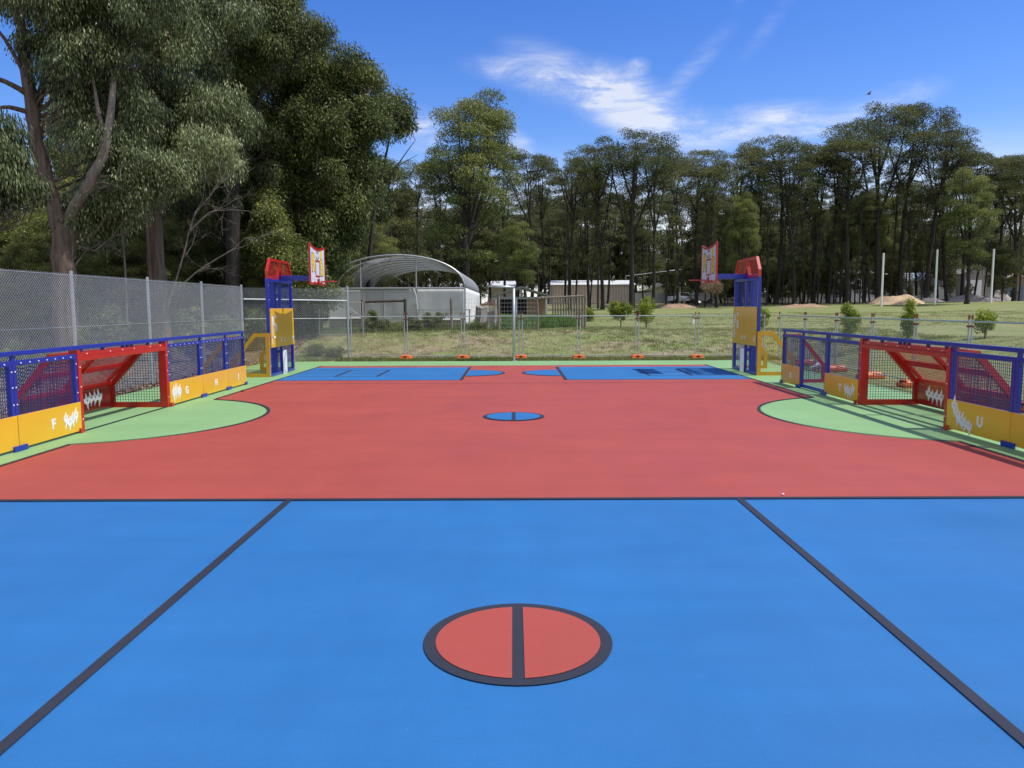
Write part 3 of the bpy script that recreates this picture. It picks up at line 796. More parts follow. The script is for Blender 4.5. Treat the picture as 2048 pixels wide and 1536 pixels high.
def wood_and_crown(rng, trunks, clumps, L, Wd, hang, branch=1.0, nside=8, brad=.010, shell=.45, cap=.35):
    mb = MB(); src = []
    for pts, rad in trunks:
        P, R = smooth_path(pts, rad)
        P = P + rng.normal(size=P.shape) * np.array([1, 1, 0]) * np.asarray(R)[:, None] * .10
        mb.tube([tuple(p) for p in P], [float(r) for r in R], nside)
        rs = resample(P, 3); src.append(rs)
    S = np.concatenate(src)
    for c, r, n, tb in clumps:
        if rng.random() > branch: continue
        c = np.asarray(c, float)
        hd = np.linalg.norm(S[:, :2] - c[:2], axis=1); dz = c[2] - S[:, 2]
        cost = hd + np.abs(dz - .75 * hd) * 1.1 + (dz < .1) * 3
        a = S[np.argmin(cost)]
        ln = np.linalg.norm(c - a)
        if ln < .25: continue
        P = bez(a, c, -.10 * ln + .1 * rng.normal() * ln, 6) 
        P[1:-1] += rng.normal(size=(4, 3)) * .04 * ln
        r0 = .015 + brad * ln
        mb.tube([tuple(p) for p in P], list(np.linspace(r0, .25 * r0, 6)), 5, cap=False)
        for _ in range(2):
            e = c + rng.normal(size=3) * np.asarray(r) * .6
            mb.tube([tuple(P[3]), tuple((P[3] + e) / 2 + rng.normal(size=3) * .05 * ln), tuple(e)], [r0 * .5, r0 * .35, r0 * .15], 4, cap=False)
    return mb, leaves(rng, clumps, L, Wd, hang, shell, cap)

def finish_tree(name, label, group, loc, mb, lv, bark, leaf, rz=0., sc=(1, 1, 1)):
    t = thing(name, label, 'tree', loc, rz, group); t.scale = sc
    mb.build('trunk', bark, t, smooth=True)
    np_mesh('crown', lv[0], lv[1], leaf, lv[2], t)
    return t

def proto(seed, H, lo, R, ncl, cr, nleaf, L, Wd, hang, tr, forks=2, epi=0, flat=.5, top=.3, dome=.0, cap=.35, shell=.45, brad=.010):
    rng = np.random.default_rng(seed)
    wob = lambda z: np.array([.35 * math.sin(z * .23 + seed), .3 * math.cos(z * .19 + 2 * seed), 0])
    main = [(np.array([0, 0, z * H]) + wob(z * H) - wob(0) * (1 - z)) for z in (-.02, .0, .04, .2, .4, .6, .78, .92)]
    trunks = [(main, [tr * 1.7, tr * 1.35, tr, tr * .86, tr * .7, tr * .5, tr * .3, tr * .1])]
    for f in range(forks):
        z0 = rng.uniform(max(.2, lo - .15), lo + .2); az = rng.uniform(0, 2 * PI); b = np.array([0, 0, z0 * H]) + wob(z0 * H)
        rr = R * rng.uniform(.45, .8); h = H * rng.uniform(.85, .96) - b[2]
        dv = np.array([math.cos(az), math.sin(az), 0])
        trunks.append(([b, b + dv * rr * .45 + np.array([0, 0, h * .35]), b + dv * rr * .8 + np.array([0, 0, h * .7]), b + dv * rr + np.array([0, 0, h])], [tr * .5, tr * .4, tr * .25, tr * .07]))
    cl = []; zc = (lo + 1) / 2 * H; zr = (1 - lo) / 2 * H
    tries = 0
    while len(cl) < ncl and tries < 5000:
        tries += 1
        d = rng.normal(size=3); d /= np.linalg.norm(d); q = rng.random() ** .38
        if rng.random() < dome: d[2] = abs(d[2]); q = rng.uniform(.72, 1.0)
        p = np.array([d[0] * R * q, d[1] * R * q, zc + d[2] * zr * q * (1 - cr * .4 / zr)])
        u = (p[2] - lo * H) / (H - lo * H)
        if rng.random() > top + (1 - top) * u: continue
        p += wob(p[2])
        if any(np.linalg.norm((p - k[0]) / np.array([1, 1, flat])) < cr * .95 for k in cl): continue
        s = cr * rng.uniform(.65, 1.35)
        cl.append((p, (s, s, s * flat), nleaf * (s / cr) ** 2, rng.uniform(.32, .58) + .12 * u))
    for e in range(epi):
        z = rng.uniform(.22, .8) * H; az = rng.uniform(0, 2 * PI); rr = rng.uniform(.15, .7)
        p = np.array([rr * math.cos(az), rr * math.sin(az), z]) + wob(z); s = cr * rng.uniform(.35, .6)
        cl.append((p, (s, s, s * 1.3), nleaf * .35, rng.uniform(.3, .5)))
    return wood_and_crown(rng, trunks, cl, L, Wd, hang, 1.0, 7, brad, shell, cap)

protos = {}
def mk_proto(k, *a, bark=None, leaf=None, **kw):
    mb, lv = proto(*a, **kw)
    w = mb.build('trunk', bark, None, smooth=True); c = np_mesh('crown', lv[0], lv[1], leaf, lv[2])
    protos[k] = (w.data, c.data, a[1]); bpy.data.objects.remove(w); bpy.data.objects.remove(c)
FARL = dict(bark=M['bark_burnt'], leaf=LF)
FARK = dict(dome=.72, cap=.85, shell=.28, brad=.016, flat=.58, top=.25)
mk_proto('umb0', 11, 20, .55, 3.7, 30, 1.30, 470, .18, .075, .4, .25, forks=4, epi=8, **FARK, **FARL)
mk_proto('umb1', 12, 20, .62, 3.3, 25, 1.25, 470, .18, .075, .4, .23, forks=3, epi=5, **FARK, **FARL)
mk_proto('umb2', 17, 20, .48, 4.6, 42, 1.35, 480, .18, .075, .4, .29, forks=5, epi=6, **FARK, **FARL)
mk_proto('umb3', 23, 20, .50, 3.4, 26, 1.15, 420, .18, .075, .4, .24, forks=5, epi=14, **FARK, **FARL)
mk_proto('umb4', 29, 20, .66, 4.2, 28, 1.20, 440, .18, .075, .4, .26, forks=4, epi=2, **FARK, **FARL)
mk_proto('slim0', 13, 20, .46, 2.5, 24, 1.00, 350, .18, .07, .4, .19, forks=3, epi=16, **FARK, **FARL)
mk_proto('slim1', 14, 20, .55, 2.3, 20, 1.05, 350, .18, .07, .4, .17, forks=3, epi=12, **FARK, **FARL)
mk_proto('slim2', 18, 20, .38, 2.6, 28, .95, 350, .18, .07, .4, .19, forks=3, epi=22, **FARK, **FARL)
mk_proto('dense0', 15, 20, .20, 4.4, 70, 1.35, 720, .24, .08, .4, .42, forks=5, epi=0, flat=.6, top=.85, dome=.4, cap=.7, shell=.3, brad=.014, bark=M['bark_burnt'], leaf=LD)
mk_proto('bush0', 16, 9, .06, 2.6, 46, .85, 420, .22, .075, .35, .16, forks=3, epi=0, flat=.7, top=.9, dome=.4, cap=.7, shell=.32, bark=M['bark_burnt'], leaf=LF)
mk_proto('near0', 19, 16, .20, 4.2, 150, .80, 560, .17, .042, .55, .28, forks=5, epi=10, flat=.85, top=.75, bark=M['bark_gum'], leaf=LG)
mk_proto('near1', 20, 16, .10, 3.6, 150, .75, 560, .15, .042, .45, .24, forks=4, epi=10, flat=.85, top=.9, bark=M['bark_gum'], leaf=LD)

def place(kind, name, label, group, px, ytop, Y, wide=1.0, rz=None, rnd=random.Random(5), base=None):
    w, c, H = protos[kind]
    X = gx(px, Y); z0 = TH(X, Y) if base is None else base
    h = gz(px, ytop, Y) - z0; s = h / H
    t = thing(name, label, 'tree', (X, Y, z0 - .05), rnd.uniform(0, 2 * PI) if rz is None else rz, group)
    sx = s * wide; t.scale = (sx, sx, s); t.rotation_euler.x = rnd.uniform(-.05, .05); t.rotation_euler.y = rnd.uniform(-.06, .06)
    for n_, me in (('trunk', w), ('crown', c)):
        o = bpy.data.objects.new(n_, me); link(o, t)
    return t

def zone(px):
    for lim, txt in ((760, 'behind the left tower'), (900, 'behind the left half of the shade house'), (1000, 'behind the right half of the shade house'), (1070, 'behind the small pavilion'),
                     (1180, 'behind the row of timber posts'), (1300, 'before the long beige shed'), (1400, 'before the olive shed'), (1465, 'behind the right hoop'), (1560, 'behind the right tower'),
                     (1660, 'just right of the right tower'), (1755, 'left of the first white goal post'), (1870, 'between the first and second white goal posts'), (1985, 'between the second and third white goal posts')):
        if px < lim: return txt
    return 'right of the third white goal post'

front = [('slim0', 752, 330, 76, 1.0), ('slim2', 790, 318, 80, 1.0), ('slim1', 838, 325, 84, 1.1), ('slim2', 868, 300, 78, 1.1), ('slim0', 1010, 330, 82, 1.1), ('umb1', 1065, 305, 84, .9),
         ('slim2', 1092, 312, 90, 1.1), ('umb1', 1140, 300, 86, .9), ('slim0', 1178, 292, 92, 1.2), ('umb0', 1205, 275, 82, 1.0), ('umb2', 1262, 262, 80, 1.05), ('umb0', 1306, 285, 84, .95),
         ('slim1', 1352, 318, 94, 1.1), ('umb1', 1392, 302, 98, 1.0), ('slim0', 1432, 308, 92, 1.1), ('umb0', 1480, 290, 96, 1.0), ('slim2', 1512, 282, 100, 1.1), ('umb1', 1548, 280, 98, 1.1),
         ('slim0', 1585, 298, 95, 1.2), ('umb0', 1622, 292, 100, 1.0), ('slim2', 1652, 268, 98, 1.1), ('umb1', 1690, 275, 96, 1.1), ('umb2', 1752, 212, 98, 1.0), ('umb0', 1796, 208, 100, .95),
         ('umb2', 1846, 248, 97, 1.0), ('slim2', 1888, 262, 99, 1.2), ('umb0', 1918, 305, 102, 1.0), ('umb1', 1975, 318, 100, 1.0), ('umb2', 2020, 310, 96, 1.0), ('umb0', 2062, 318, 98, 1.0), ('umb1', 2110, 310, 98, 1.1)]
rn = random.Random(77)
for k, px, yt, Y, wd in front:
    if k in ('umb0', 'umb1') and rn.random() < .55: k = rn.choice(['umb3', 'umb4'])
    wd *= rn.uniform(.85, 1.2)
    place(k, 'gum_tree', 'black-trunked gum, front of the far wood, ' + zone(px), 'gums at the front of the far wood, ' + zone(px), px, yt, Y, wd, rnd=rn)
for px, yt, Y in ((1268, 400, 84), (1180, 420, 86), (1196, 380, 90), (1330, 430, 92), (1345, 470, 90), (1408, 430, 94), (1448, 450, 96), (1497, 400, 97), (1530, 390, 95), (1562, 400, 98), (1574, 440, 96),
                  (1602, 400, 97), (1612, 430, 99), (1632, 390, 96), (1664, 420, 97), (1676, 400, 99), (1706, 390, 96), (1722, 420, 98), (1735, 400, 97), (1775, 360, 99), (1812, 420, 98), (1838, 400, 96), (1866, 420, 99), (1962, 420, 99)):
    place(rn.choice(['slim0', 'slim1', 'slim2']), 'gum_sapling', 'thin black young gum among the taller trunks, ' + zone(px), 'thin young gums, ' + zone(px), px, yt - 40, Y, .75, rnd=rn)
place('dense0', 'dense_gum', 'tallest dark dense gum in the middle of the picture, behind the shade house', None, 938, 182, 64, .92, rz=.6, rnd=rn)
place('dense0', 'dense_gum', 'dark drooping gum between the second and third white posts, before the grey shed', None, 1928, 335, 88, .75, rz=2.2, rnd=rn)
place('dense0', 'dense_gum', 'short dark bushy tree beside the pavilion roof', None, 1030, 440, 74, .9, rz=4.0, rnd=rn)
place('dense0', 'dense_gum', 'dark leafy gum low behind the right hoop backboard', None, 1490, 385, 90, .6, rz=1.0, rnd=rn)
place('dense0', 'dense_gum', 'dark leafy gum filling the wood left of the first white post', None, 1725, 400, 101, .7, rz=5.0, rnd=rn)
place('bush0', 'small_tree', 'small green tree beside the third white goal post', None, 1998, 492, 95, .8, rnd=rn)
for i in range(48):
    px = 735 + i * 28.2 + rn.uniform(-9, 9)
    yt = 372 + rn.uniform(-30, 40) + (25 if px < 1150 else 0)
    place(rn.choice(['slim0', 'slim1', 'slim2', 'umb1']), 'gum_tree', 'slender gum farther back in the wood, ' + zone(px), 'gums farther back in the wood, ' + zone(px), px, yt, rn.uniform(112, 135), rn.uniform(.85, 1.1), rnd=rn)
for i in range(44):
    px = 690 + i * 33 + rn.uniform(-12, 12)
    place('bush0', 'small_tree', 'low leafy tree at the back, ' + zone(px), 'low trees at the back of the wood, ' + zone(px), px, rn.uniform(475, 535) - (55 if px > 1420 else 25), rn.uniform(150, 175), rn.uniform(.9, 1.3), rnd=rn)

# the tall gums on the left, each drawn from its own trunk and crown masses
def big_tree(name, label, seed, Y, stems, blobs, bark, leaf, L=.14, Wd=.034, hang=.7, nleaf=560, cr=.58):
    rng = np.random.default_rng(seed)
    br = .15 if seed == 1 else .42
    def W(px, py, y=Y): return np.array([gx(px, y), y, gz(px, py, y)])
    p0 = W(*stems[0][0][0][:2]); z0 = TH(p0[0], Y); org = np.array([p0[0], Y, z0])
    trunks = []
    for pts, rad in stems:
        trunks.append(([W(p[0], p[1], Y + (p[2] if len(p) > 2 else 0)) - org for p in pts], rad))
    trunks[0][0][0][2] = -.1
    cl = []
    for b in blobs:
        px, py, rx, rz_, ry, n = b[:6]; dy = b[6] if len(b) > 6 else 0; tb = b[7] if len(b) > 7 else .45
        c = W(px, py, Y + dy) - org; k = (Y + dy) / 1540; R3 = np.array([rx * k, ry, rz_ * k])
        for _ in range(n):
            d = rng.normal(size=3); d /= np.linalg.norm(d); p = c + d * R3 * rng.random() ** .4
            if p[2] < .5: continue
            s = cr * rng.uniform(.6, 1.4)
            cl.append((p, (s, s, s * .95), nleaf * (s / cr) ** 2, tb + rng.uniform(-.16, .14)))
    mb, lv = wood_and_crown(rng, trunks, cl, L, Wd, hang, br, 10, .009)
    return finish_tree(name, label, None, tuple(org), mb, lv, bark, leaf)

big_tree('river_gum', 'big gum with a thick brown forked trunk behind the chain-link fence, far left', 1, 24,
    [([(137, 760), (137, 640), (138, 540), (142, 455)], [.44, .36, .33, .31]),
     ([(138, 470), (118, 390), (100, 290), (92, 210), (84, 120), (78, 0), (75, -130)], [.27, .24, .22, .20, .17, .12, .05]),
     ([(98, 240, .1), (125, 170, .3), (160, 70, .6), (172, -60, .8)], [.13, .11, .09, .05]),
     ([(90, 205), (45, 180, -.5), (-20, 160, -1)], [.09, .07, .05]), ([(94, 240), (50, 228, -.6), (10, 232, -1.2)], [.09, .06, .03]),
     ([(90, 180), (50, 100, -.4), (0, 50, -.8)], [.07, .05, .03])],
    [(300, 40, 130, 110, 2.2, 60, .5), (190, 20, 110, 90, 2.0, 45, .3), (60, -40, 120, 60, 2.0, 30, 0), (205, 160, 80, 55, 1.5, 30, .3), (150, 100, 60, 60, 1.3, 18, .4), (290, 240, 50, 45, 1.2, 16, 1.2),
     (20, 10, 30, 30, 1.0, 7, 1.0)], M['bark_gum'], LGG, hang=.8)
big_tree('leaning_gum', 'gum with a pale trunk leaning right across the dark foliage', 2, 23.7,
    [([(139, 745, .6), (143, 520, .6), (150, 445, .4), (186, 388, .1), (226, 322), (246, 240, .1), (262, 130, .8), (270, 20, 1.2)], [.14, .16, .18, .155, .135, .105, .07, .04]),
     ([(238, 290), (222, 230, .2), (214, 160, .3)], [.08, .06, .03])],
    [(250, 320, 55, 40, .9, 12, .9), (200, 250, 50, 60, 1.0, 12, 1.2), (190, 440, 55, 50, 1.0, 14, 1.4), (300, 350, 60, 60, 1.2, 18, 1.0), (230, 430, 60, 40, 1.0, 12, 1.2)], M['bark_pale'], LGG, hang=.75)
big_tree('straight_gum', 'straight grey-brown gum trunk rising right of the leaning gum', 3, 28,
    [([(322, 730), (322, 600), (320, 500), (322, 400), (326, 300), (336, 180), (345, 40), (348, -80)], [.36, .31, .28, .26, .23, .19, .13, .05]),
     ([(326, 310), (370, 220, .4), (420, 120, .8)], [.12, .09, .04]), ([(324, 350), (292, 270, -.3), (270, 190, -.5)], [.10, .08, .03])],
    [(350, 150, 100, 100, 2.0, 46, .4), (415, 60, 110, 90, 2.2, 46, .4), (300, 240, 60, 60, 1.4, 20, .2), (430, 250, 90, 70, 1.8, 36, .2, .52), (435, 318, 55, 38, 1.1, 16, -.9, .74), (380, -20, 130, 70, 2.2, 40, .5), (360, 300, 60, 50, 1.2, 14, .8)],
    M['bark_gum'], LGG, hang=.8)
big_tree('tall_gum', 'tall grey-green gum running out of the top of the picture, left of the blue sky', 4, 32,
    [([(470, 700), (472, 560), (478, 400), (490, 250), (512, 90), (525, -40)], [.34, .29, .25, .20, .13, .05]), ([(482, 340), (540, 200, .3), (580, 60, .5), (600, 0, .5)], [.14, .11, .06, .03])],
    [(520, 20, 90, 80, 2.4, 60), (590, 50, 40, 45, 1.4, 18, 0, .5), (540, 110, 90, 70, 2.2, 44), (470, 150, 80, 90, 2.0, 40), (600, 10, 22, 26, .8, 8), (475, 300, 90, 90, 2.0, 44, .8, .4), (440, 400, 80, 60, 1.8, 26, 1.0, .35), (640, 95, 34, 28, 1.0, 12)],
    M['bark_burnt'], LG, hang=.65)
big_tree('spreading_gum', 'broad dense green gum behind the left hoop tower', 5, 36,
    [([(600, 690), (602, 560), (606, 440), (615, 300), (612, 170), (600, 90)], [.40, .34, .30, .24, .16, .06]), ([(606, 420), (660, 330, -.3), (720, 250, -.5), (750, 200, -.6)], [.16, .12, .08, .03]),
     ([(605, 450), (560, 350, .2), (520, 260, .3)], [.14, .10, .04])],
    [(600, 150, 95, 62, 2.4, 54), (690, 165, 60, 40, 1.8, 26), (745, 180, 30, 22, 1.0, 10, 0, .66), (590, 260, 130, 90, 2.8, 90), (700, 260, 74, 60, 2.2, 44), (640, 360, 110, 90, 2.6, 80), (728, 330, 32, 55, 1.4, 20), (712, 425, 30, 45, 1.4, 16),
     (540, 380, 90, 80, 2.4, 50), (690, 420, 45, 60, 1.8, 26), (640, 470, 100, 70, 2.2, 50), (600, 540, 70, 40, 1.6, 24), (655, 505, 36, 40, 1.4, 14), (760, 270, 16, 20, .6, 4)],
    M['bark_gum'], LD, L=.16, Wd=.05, hang=.5, nleaf=500, cr=.66)
big_tree('hanging_gum', 'drooping light green gum foliage at the left edge of the picture', 6, 20,
    [([(-110, 780), (-100, 500), (-80, 300), (-50, 150)], [.22, .19, .15, .08]), ([(-90, 400), (-30, 330), (40, 300)], [.09, .06, .03])],
    [(-5, 285, 55, 40, 1.0, 22, 0, .40), (25, 340, 45, 40, .9, 16, 0, .44), (-10, 390, 45, 30, .8, 14, 0, .36), (60, 375, 22, 22, .5, 6, 0, .44), (-50, 230, 40, 40, 1.0, 10, 0, .5)],
    M['bark_gum'], LGG, L=.14, Wd=.032, hang=.85, nleaf=380, cr=.40)
big_tree('bushy_wattle', 'bushy young tree left of the blue tower, lit from the right', 7, 33,
    [([(575, 700), (572, 600), (565, 500), (555, 440)], [.12, .10, .07, .03])],
    [(555, 440, 45, 40, 1.0, 22, 0, .55), (575, 510, 55, 50, 1.2, 30, 0, .55), (530, 500, 40, 40, 1.0, 16), (600, 560, 46, 36, 1.0, 20, 0, .62), (632, 550, 26, 30, 1.0, 10), (650, 592, 18, 18, .9, 6)],
    M['bark_gum'], LD, L=.13, Wd=.045, hang=.45, nleaf=420, cr=.5)
big_tree('bare_topped_gum', 'small round-crowned gum with bare lower branches right of the spreading gum', 8, 52,
    [([(735, 640), (745, 500), (760, 400), (782, 310), (795, 250)], [.15, .13, .11, .07, .04]), ([(780, 370), (815, 320, .2), (838, 290, .3)], [.06, .035, .015]), ([(782, 350), (820, 330), (842, 318)], [.04, .02, .01])],
    [(795, 238, 36, 24, 1.6, 26), (815, 262, 20, 16, .9, 8), (770, 262, 22, 18, 1.0, 9)], M['bark_burnt'], LG, L=.24, Wd=.07, hang=.5, nleaf=330, cr=.7)
big_tree('silver_gum', 'narrow thin-leaved gum between the spreading gum and the tallest dark gum', 9, 58,
    [([(762, 640), (764, 520), (770, 420), (776, 340)], [.16, .13, .09, .03])],
    [(765, 390, 26, 50, 1.4, 22, 0, .4), (775, 345, 30, 26, 1.4, 12), (755, 470, 24, 40, 1.2, 12)], M['bark_gum'], LG, L=.26, Wd=.07, hang=.6, nleaf=260, cr=.7)
# darker trees that close the wood behind them
fill = [('near1', -60, 300, 34), ('near1', 70, 330, 36), ('near1', 190, 120, 42), ('near1', 210, 330, 33), ('near0', 290, 80, 40), ('near1', 255, 380, 44), ('near1', 390, 350, 38), ('near0', 400, 60, 46),
        ('near1', 470, 330, 44), ('near0', 540, 150, 50), ('near1', 520, 420, 36), ('near1', 640, 400, 46), ('near0', 660, 190, 54), ('near1', 20, 440, 46), ('near1', 130, 430, 50), ('near1', 330, 430, 52), ('near1', 440, 450, 54), ('near1', 720, 430, 56), ('near1', 580, 470, 58)]
for i, (k, px, yt, Y) in enumerate(fill):
    place(k, 'background_gum', 'dark gum in the shaded wood behind the chain-link fence', 'dark gums in the wood behind the chain-link fence', px, yt, Y, 1.0 if yt < 300 else 1.5, rnd=rn)

for i in range(22):
    px = -60 + i * 36 + rn.uniform(-12, 12)
    place('bush0', 'small_tree', 'low shaded tree in the wood behind the chain-link fence', 'low trees in the wood behind the chain-link fence', px, rn.uniform(470, 520), rn.uniform(58, 75), 1.5, rnd=rn)
for i in range(16):
    px = (985 + i * 28 if i < 11 else 1400 + (i - 11) * 22) + rn.uniform(-8, 8)
    place('bush0', 'small_tree', 'middle-height leafy tree between the gum trunks, ' + zone(px), 'middle-height trees between the trunks, ' + zone(px), px, rn.uniform(385, 470), rn.uniform(134, 150), .8, rnd=rn)

for i in range(30):
    px = 1395 + i * 13.5 + rn.uniform(-6, 6)
    if 1660 < px < 1745 and i % 3: continue
    place('bush0', 'undergrowth_bush', 'dark undergrowth bush among the trunks, ' + zone(px), 'undergrowth among the trunks, ' + zone(px), px, rn.uniform(500, 565), rn.uniform(102, 112), rn.uniform(.8, 1.2), rnd=rn)
for px, yt, k, wd in ((1405, 430, 'slim2', 1.1), (1440, 400, 'slim2', 1.2), (1535, 430, 'bush0', .8), (1605, 440, 'slim2', 1.1), (1650, 410, 'slim2', 1.3), (1685, 390, 'dense0', .7), (1760, 380, 'dense0', .75), (1815, 400, 'slim2', 1.3), (1870, 430, 'bush0', .8), (1345, 520, 'bush0', .9), (1050, 400, 'slim2', 1.3), (1130, 390, 'slim2', 1.3), (1215, 400, 'slim2', 1.2), (1285, 430, 'slim2', 1.1)):
    place(k, 'gum_tree', 'leafy shorter gum filling the wood, ' + zone(px), 'leafy shorter gums in the wood, ' + zone(px), px, yt, rn.uniform(103, 116), wd, rnd=rn)
for i in range(7):
    px = 1775 + i * 40 + rn.uniform(-10, 10)
    place('bush0', 'undergrowth_bush', 'dark undergrowth bush among the trunks, ' + zone(px), 'undergrowth among the trunks, ' + zone(px), px, rn.uniform(525, 575), rn.uniform(106, 116), rn.uniform(.6, .9), rnd=rn)
for i in range(16):
    px = 705 + i * 19 + rn.uniform(-8, 8)
    place(rn.choice(['bush0', 'slim2', 'bush0']), 'small_tree', 'middle-height leafy tree behind the shade house roof, ' + zone(px), 'middle-height trees behind the shade house, ' + zone(px), px, rn.uniform(370, 470), rn.uniform(88, 125), .75, rnd=rn)
for i in range(15):
    px = -50 + i * 41 + rn.uniform(-14, 14)
    place('near1', 'understorey_tree', 'dark leafy understorey tree behind the fence, below the tall gums', 'understorey trees behind the chain-link fence', px, rn.uniform(415, 500), rn.uniform(30.5, 38), rn.uniform(1.3, 1.8), rnd=rn)

# dead branches in front of the dark wood
def bare_tree(label, Y, stems, seed):
    rng = np.random.default_rng(seed); mb = MB()
    p0 = stems[0][0]; org = np.array([gx(p0[0], Y), Y, TH(gx(p0[0], Y), Y)])
    def grow(a, d, ln, r, dep):
        P = [a]; dd = d / np.linalg.norm(d)
        for i in range(4):
            dd = dd + rng.normal(size=3) * .22; dd /= np.linalg.norm(dd); P.append(P[-1] + dd * ln / 4)
        mb.tube([tuple(p) for p in P], list(np.linspace(r, r * .4, 5)), 5, cap=False)
        if dep > 0:
            for i in range(4):
                grow(P[rng.integers(1, 5)], dd + rng.normal(size=3) * .6, ln * rng.uniform(.4, .65), r * .5, dep - 1)
    for st in stems:
        pts = [np.array([gx(px, Y), Y, gz(px, py, Y)]) - org for px, py in st]
        mb.tube([tuple(p) for p in smooth_path(pts, [1] * len(pts))[0]], list(np.linspace(.036, .014, 4 * (len(pts) - 1) + 1)), 6)
        for i in range(1, len(pts)):
            for _ in range(2):
                grow(pts[i], pts[i] - pts[i - 1] + rng.normal(size=3) * .5, rng.uniform(.8, 1.5), .012, 2)
    t = thing('dead_tree', label, 'tree', tuple(org)); mb.build('trunk', M['twig'], t, smooth=True)
bare_tree('tangle of bare pale dead branches low in the dark wood, above the fence', 25.5, [[(330, 640), (372, 520), (398, 440), (430, 400)], [(340, 600), (400, 545), (475, 500)], [(385, 470), (430, 430), (460, 425)]], 3)
bare_tree('thin crooked dead sapling left of the straight gum', 25, [[(256, 700), (258, 520), (254, 440), (262, 400), (285, 380)]], 5)

# ------------------------------------------------------------------ shrubs, weeds, grass
def shrub(name, label, cat, px, pybase, Y, w, h, seed, leaf, n=40, cr=.16, nleaf=110, L=.09, Wd=.035, stem=.3, hang=.1, group=None):
    rng = np.random.default_rng(seed); X = gx(px, Y); z = TH(X, Y); cl = []
    for _ in range(n):
        d = rng.normal(size=3); d /= np.linalg.norm(d); q = rng.random() ** .45
        p = np.array([d[0] * w / 2 * q, d[1] * w / 2 * q, h * (stem + 1) / 2 + d[2] * h * (1 - stem) / 2 * q])
        s = cr * rng.uniform(.6, 1.4); cl.append((p, (s, s, s), nleaf, rng.uniform(.3, .65)))
    tr = [([np.array([0, 0, -.05]), np.array([.02, 0, h * .3]), np.array([0, .02, h * .7])], [.035, .028, .01])]
    mb, lv = wood_and_crown(rng, tr, cl, L, Wd, hang, .6, 6, .008)
    t = thing(name, label, cat, (X, Y, z), 0, group); mb.build('stem', M['bark_gum'], t, smooth=True)
    np_mesh('foliage', lv[0], lv[1], leaf, lv[2], t)
    return t
shrub('citrus_bush', 'round yellow-green citrus bush on a short trunk beyond the temporary fence', 'bush', 1241, 653, 38.5, 1.20, 1.25, 1, LY, 44)
shrub('citrus_bush', 'taller upright green citrus bush just right of the round one', 'bush', 1292, 658, 37, .95, 1.42, 2, LY, 38, stem=.05)
shrub('citrus_bush', 'young leafy bush beside the right tower, above the yellow wing', 'bush', 1511, 660, 35, 1.0, 1.05, 3, LY, 36, stem=.0)
shrub('citrus_bush', 'bright green upright bush behind the barrier without a board', 'bush', 1697, 668, 30.5, .70, 1.40, 4, LY, 34, stem=.0)
shrub('citrus_bush', 'tall narrow bush seen above the far end of the right goal', 'bush', 1815, 672, 28.5, .45, 1.45, 5, LY, 28, stem=.0)
shrub('citrus_bush', 'small sapling on a bare stem seen above barrier U', 'bush', 1968, 684, 25.5, .60, .90, 6, LY, 22, stem=.25)
shrub('tree_seedling', 'small green bush at the foot of the timber posts', 'bush', 1180, 628, 46, .9, .7, 7, LY, 24, stem=0)
wd = [(745, 655, 34.8, .6, 1.0, 'leafy dark weed beside the left timber frame', LD), (768, 660, 35.2, .8, .55, 'low grey-green weed right of the left timber frame', LW), (822, 655, 35, .5, .6, 'pale flowering weed beside the second timber post', LW),
      (858, 650, 35.2, .5, .8, 'tall dark weed left of the rust-brown bush', LD), (880, 655, 35, 1.1, .75, 'broad rust-brown bush before the shade house', LW), (835, 662, 34.6, .7, .45, 'low weeds before the shade house door', LW),
      (958, 668, 34.6, .8, .4, 'low weeds at the foot of the stump', LW), (630, 712, 29.3, 1.0, .45, 'low dry weed just right of the left tower', LW), (668, 716, 28.9, .9, .35, 'low dry weed left of the gate post', LW)]
for i, (px, py, Y, w, h, lb, lf) in enumerate(wd):
    shrub('weed', lb, 'weed', px, py, Y, w, h, 30 + i, lf, 26, .12, 80, .08, .025, 0, 0)
for i, (px, Y, w, h, lb) in enumerate([(205, 19.5, 1.2, 2.0, 'light green bush behind the fence, left of the second post'), (35, 18, 1.0, 1.2, 'low green bush behind the fence at the left edge'), (385, 27, 1.4, 1.9, 'grey-green bush behind the fence, left of the third post'),
                                      (450, 29.5, 1.3, 1.7, 'grey-green bush behind the fence before its corner post'), (520, 31, 1.2, 1.6, 'green bush behind the chain-link bay'), (628, 34, 1.0, 1.4, 'dark bush at the left end of the shade house')]):
    shrub('understorey_bush', lb, 'bush', px, 0, Y, w, h, 50 + i, LG if i < 3 else LD, 46, .2, 130, .13, .035, .0, .4)
shrub('grass_tree', 'small dead grass tree with straw-coloured leaves below the right hoop', 'bush', 1418, 603, 88, 2.4, 3.2, 61, LL, 16, .45, 160, .5, .03, .45, .5)

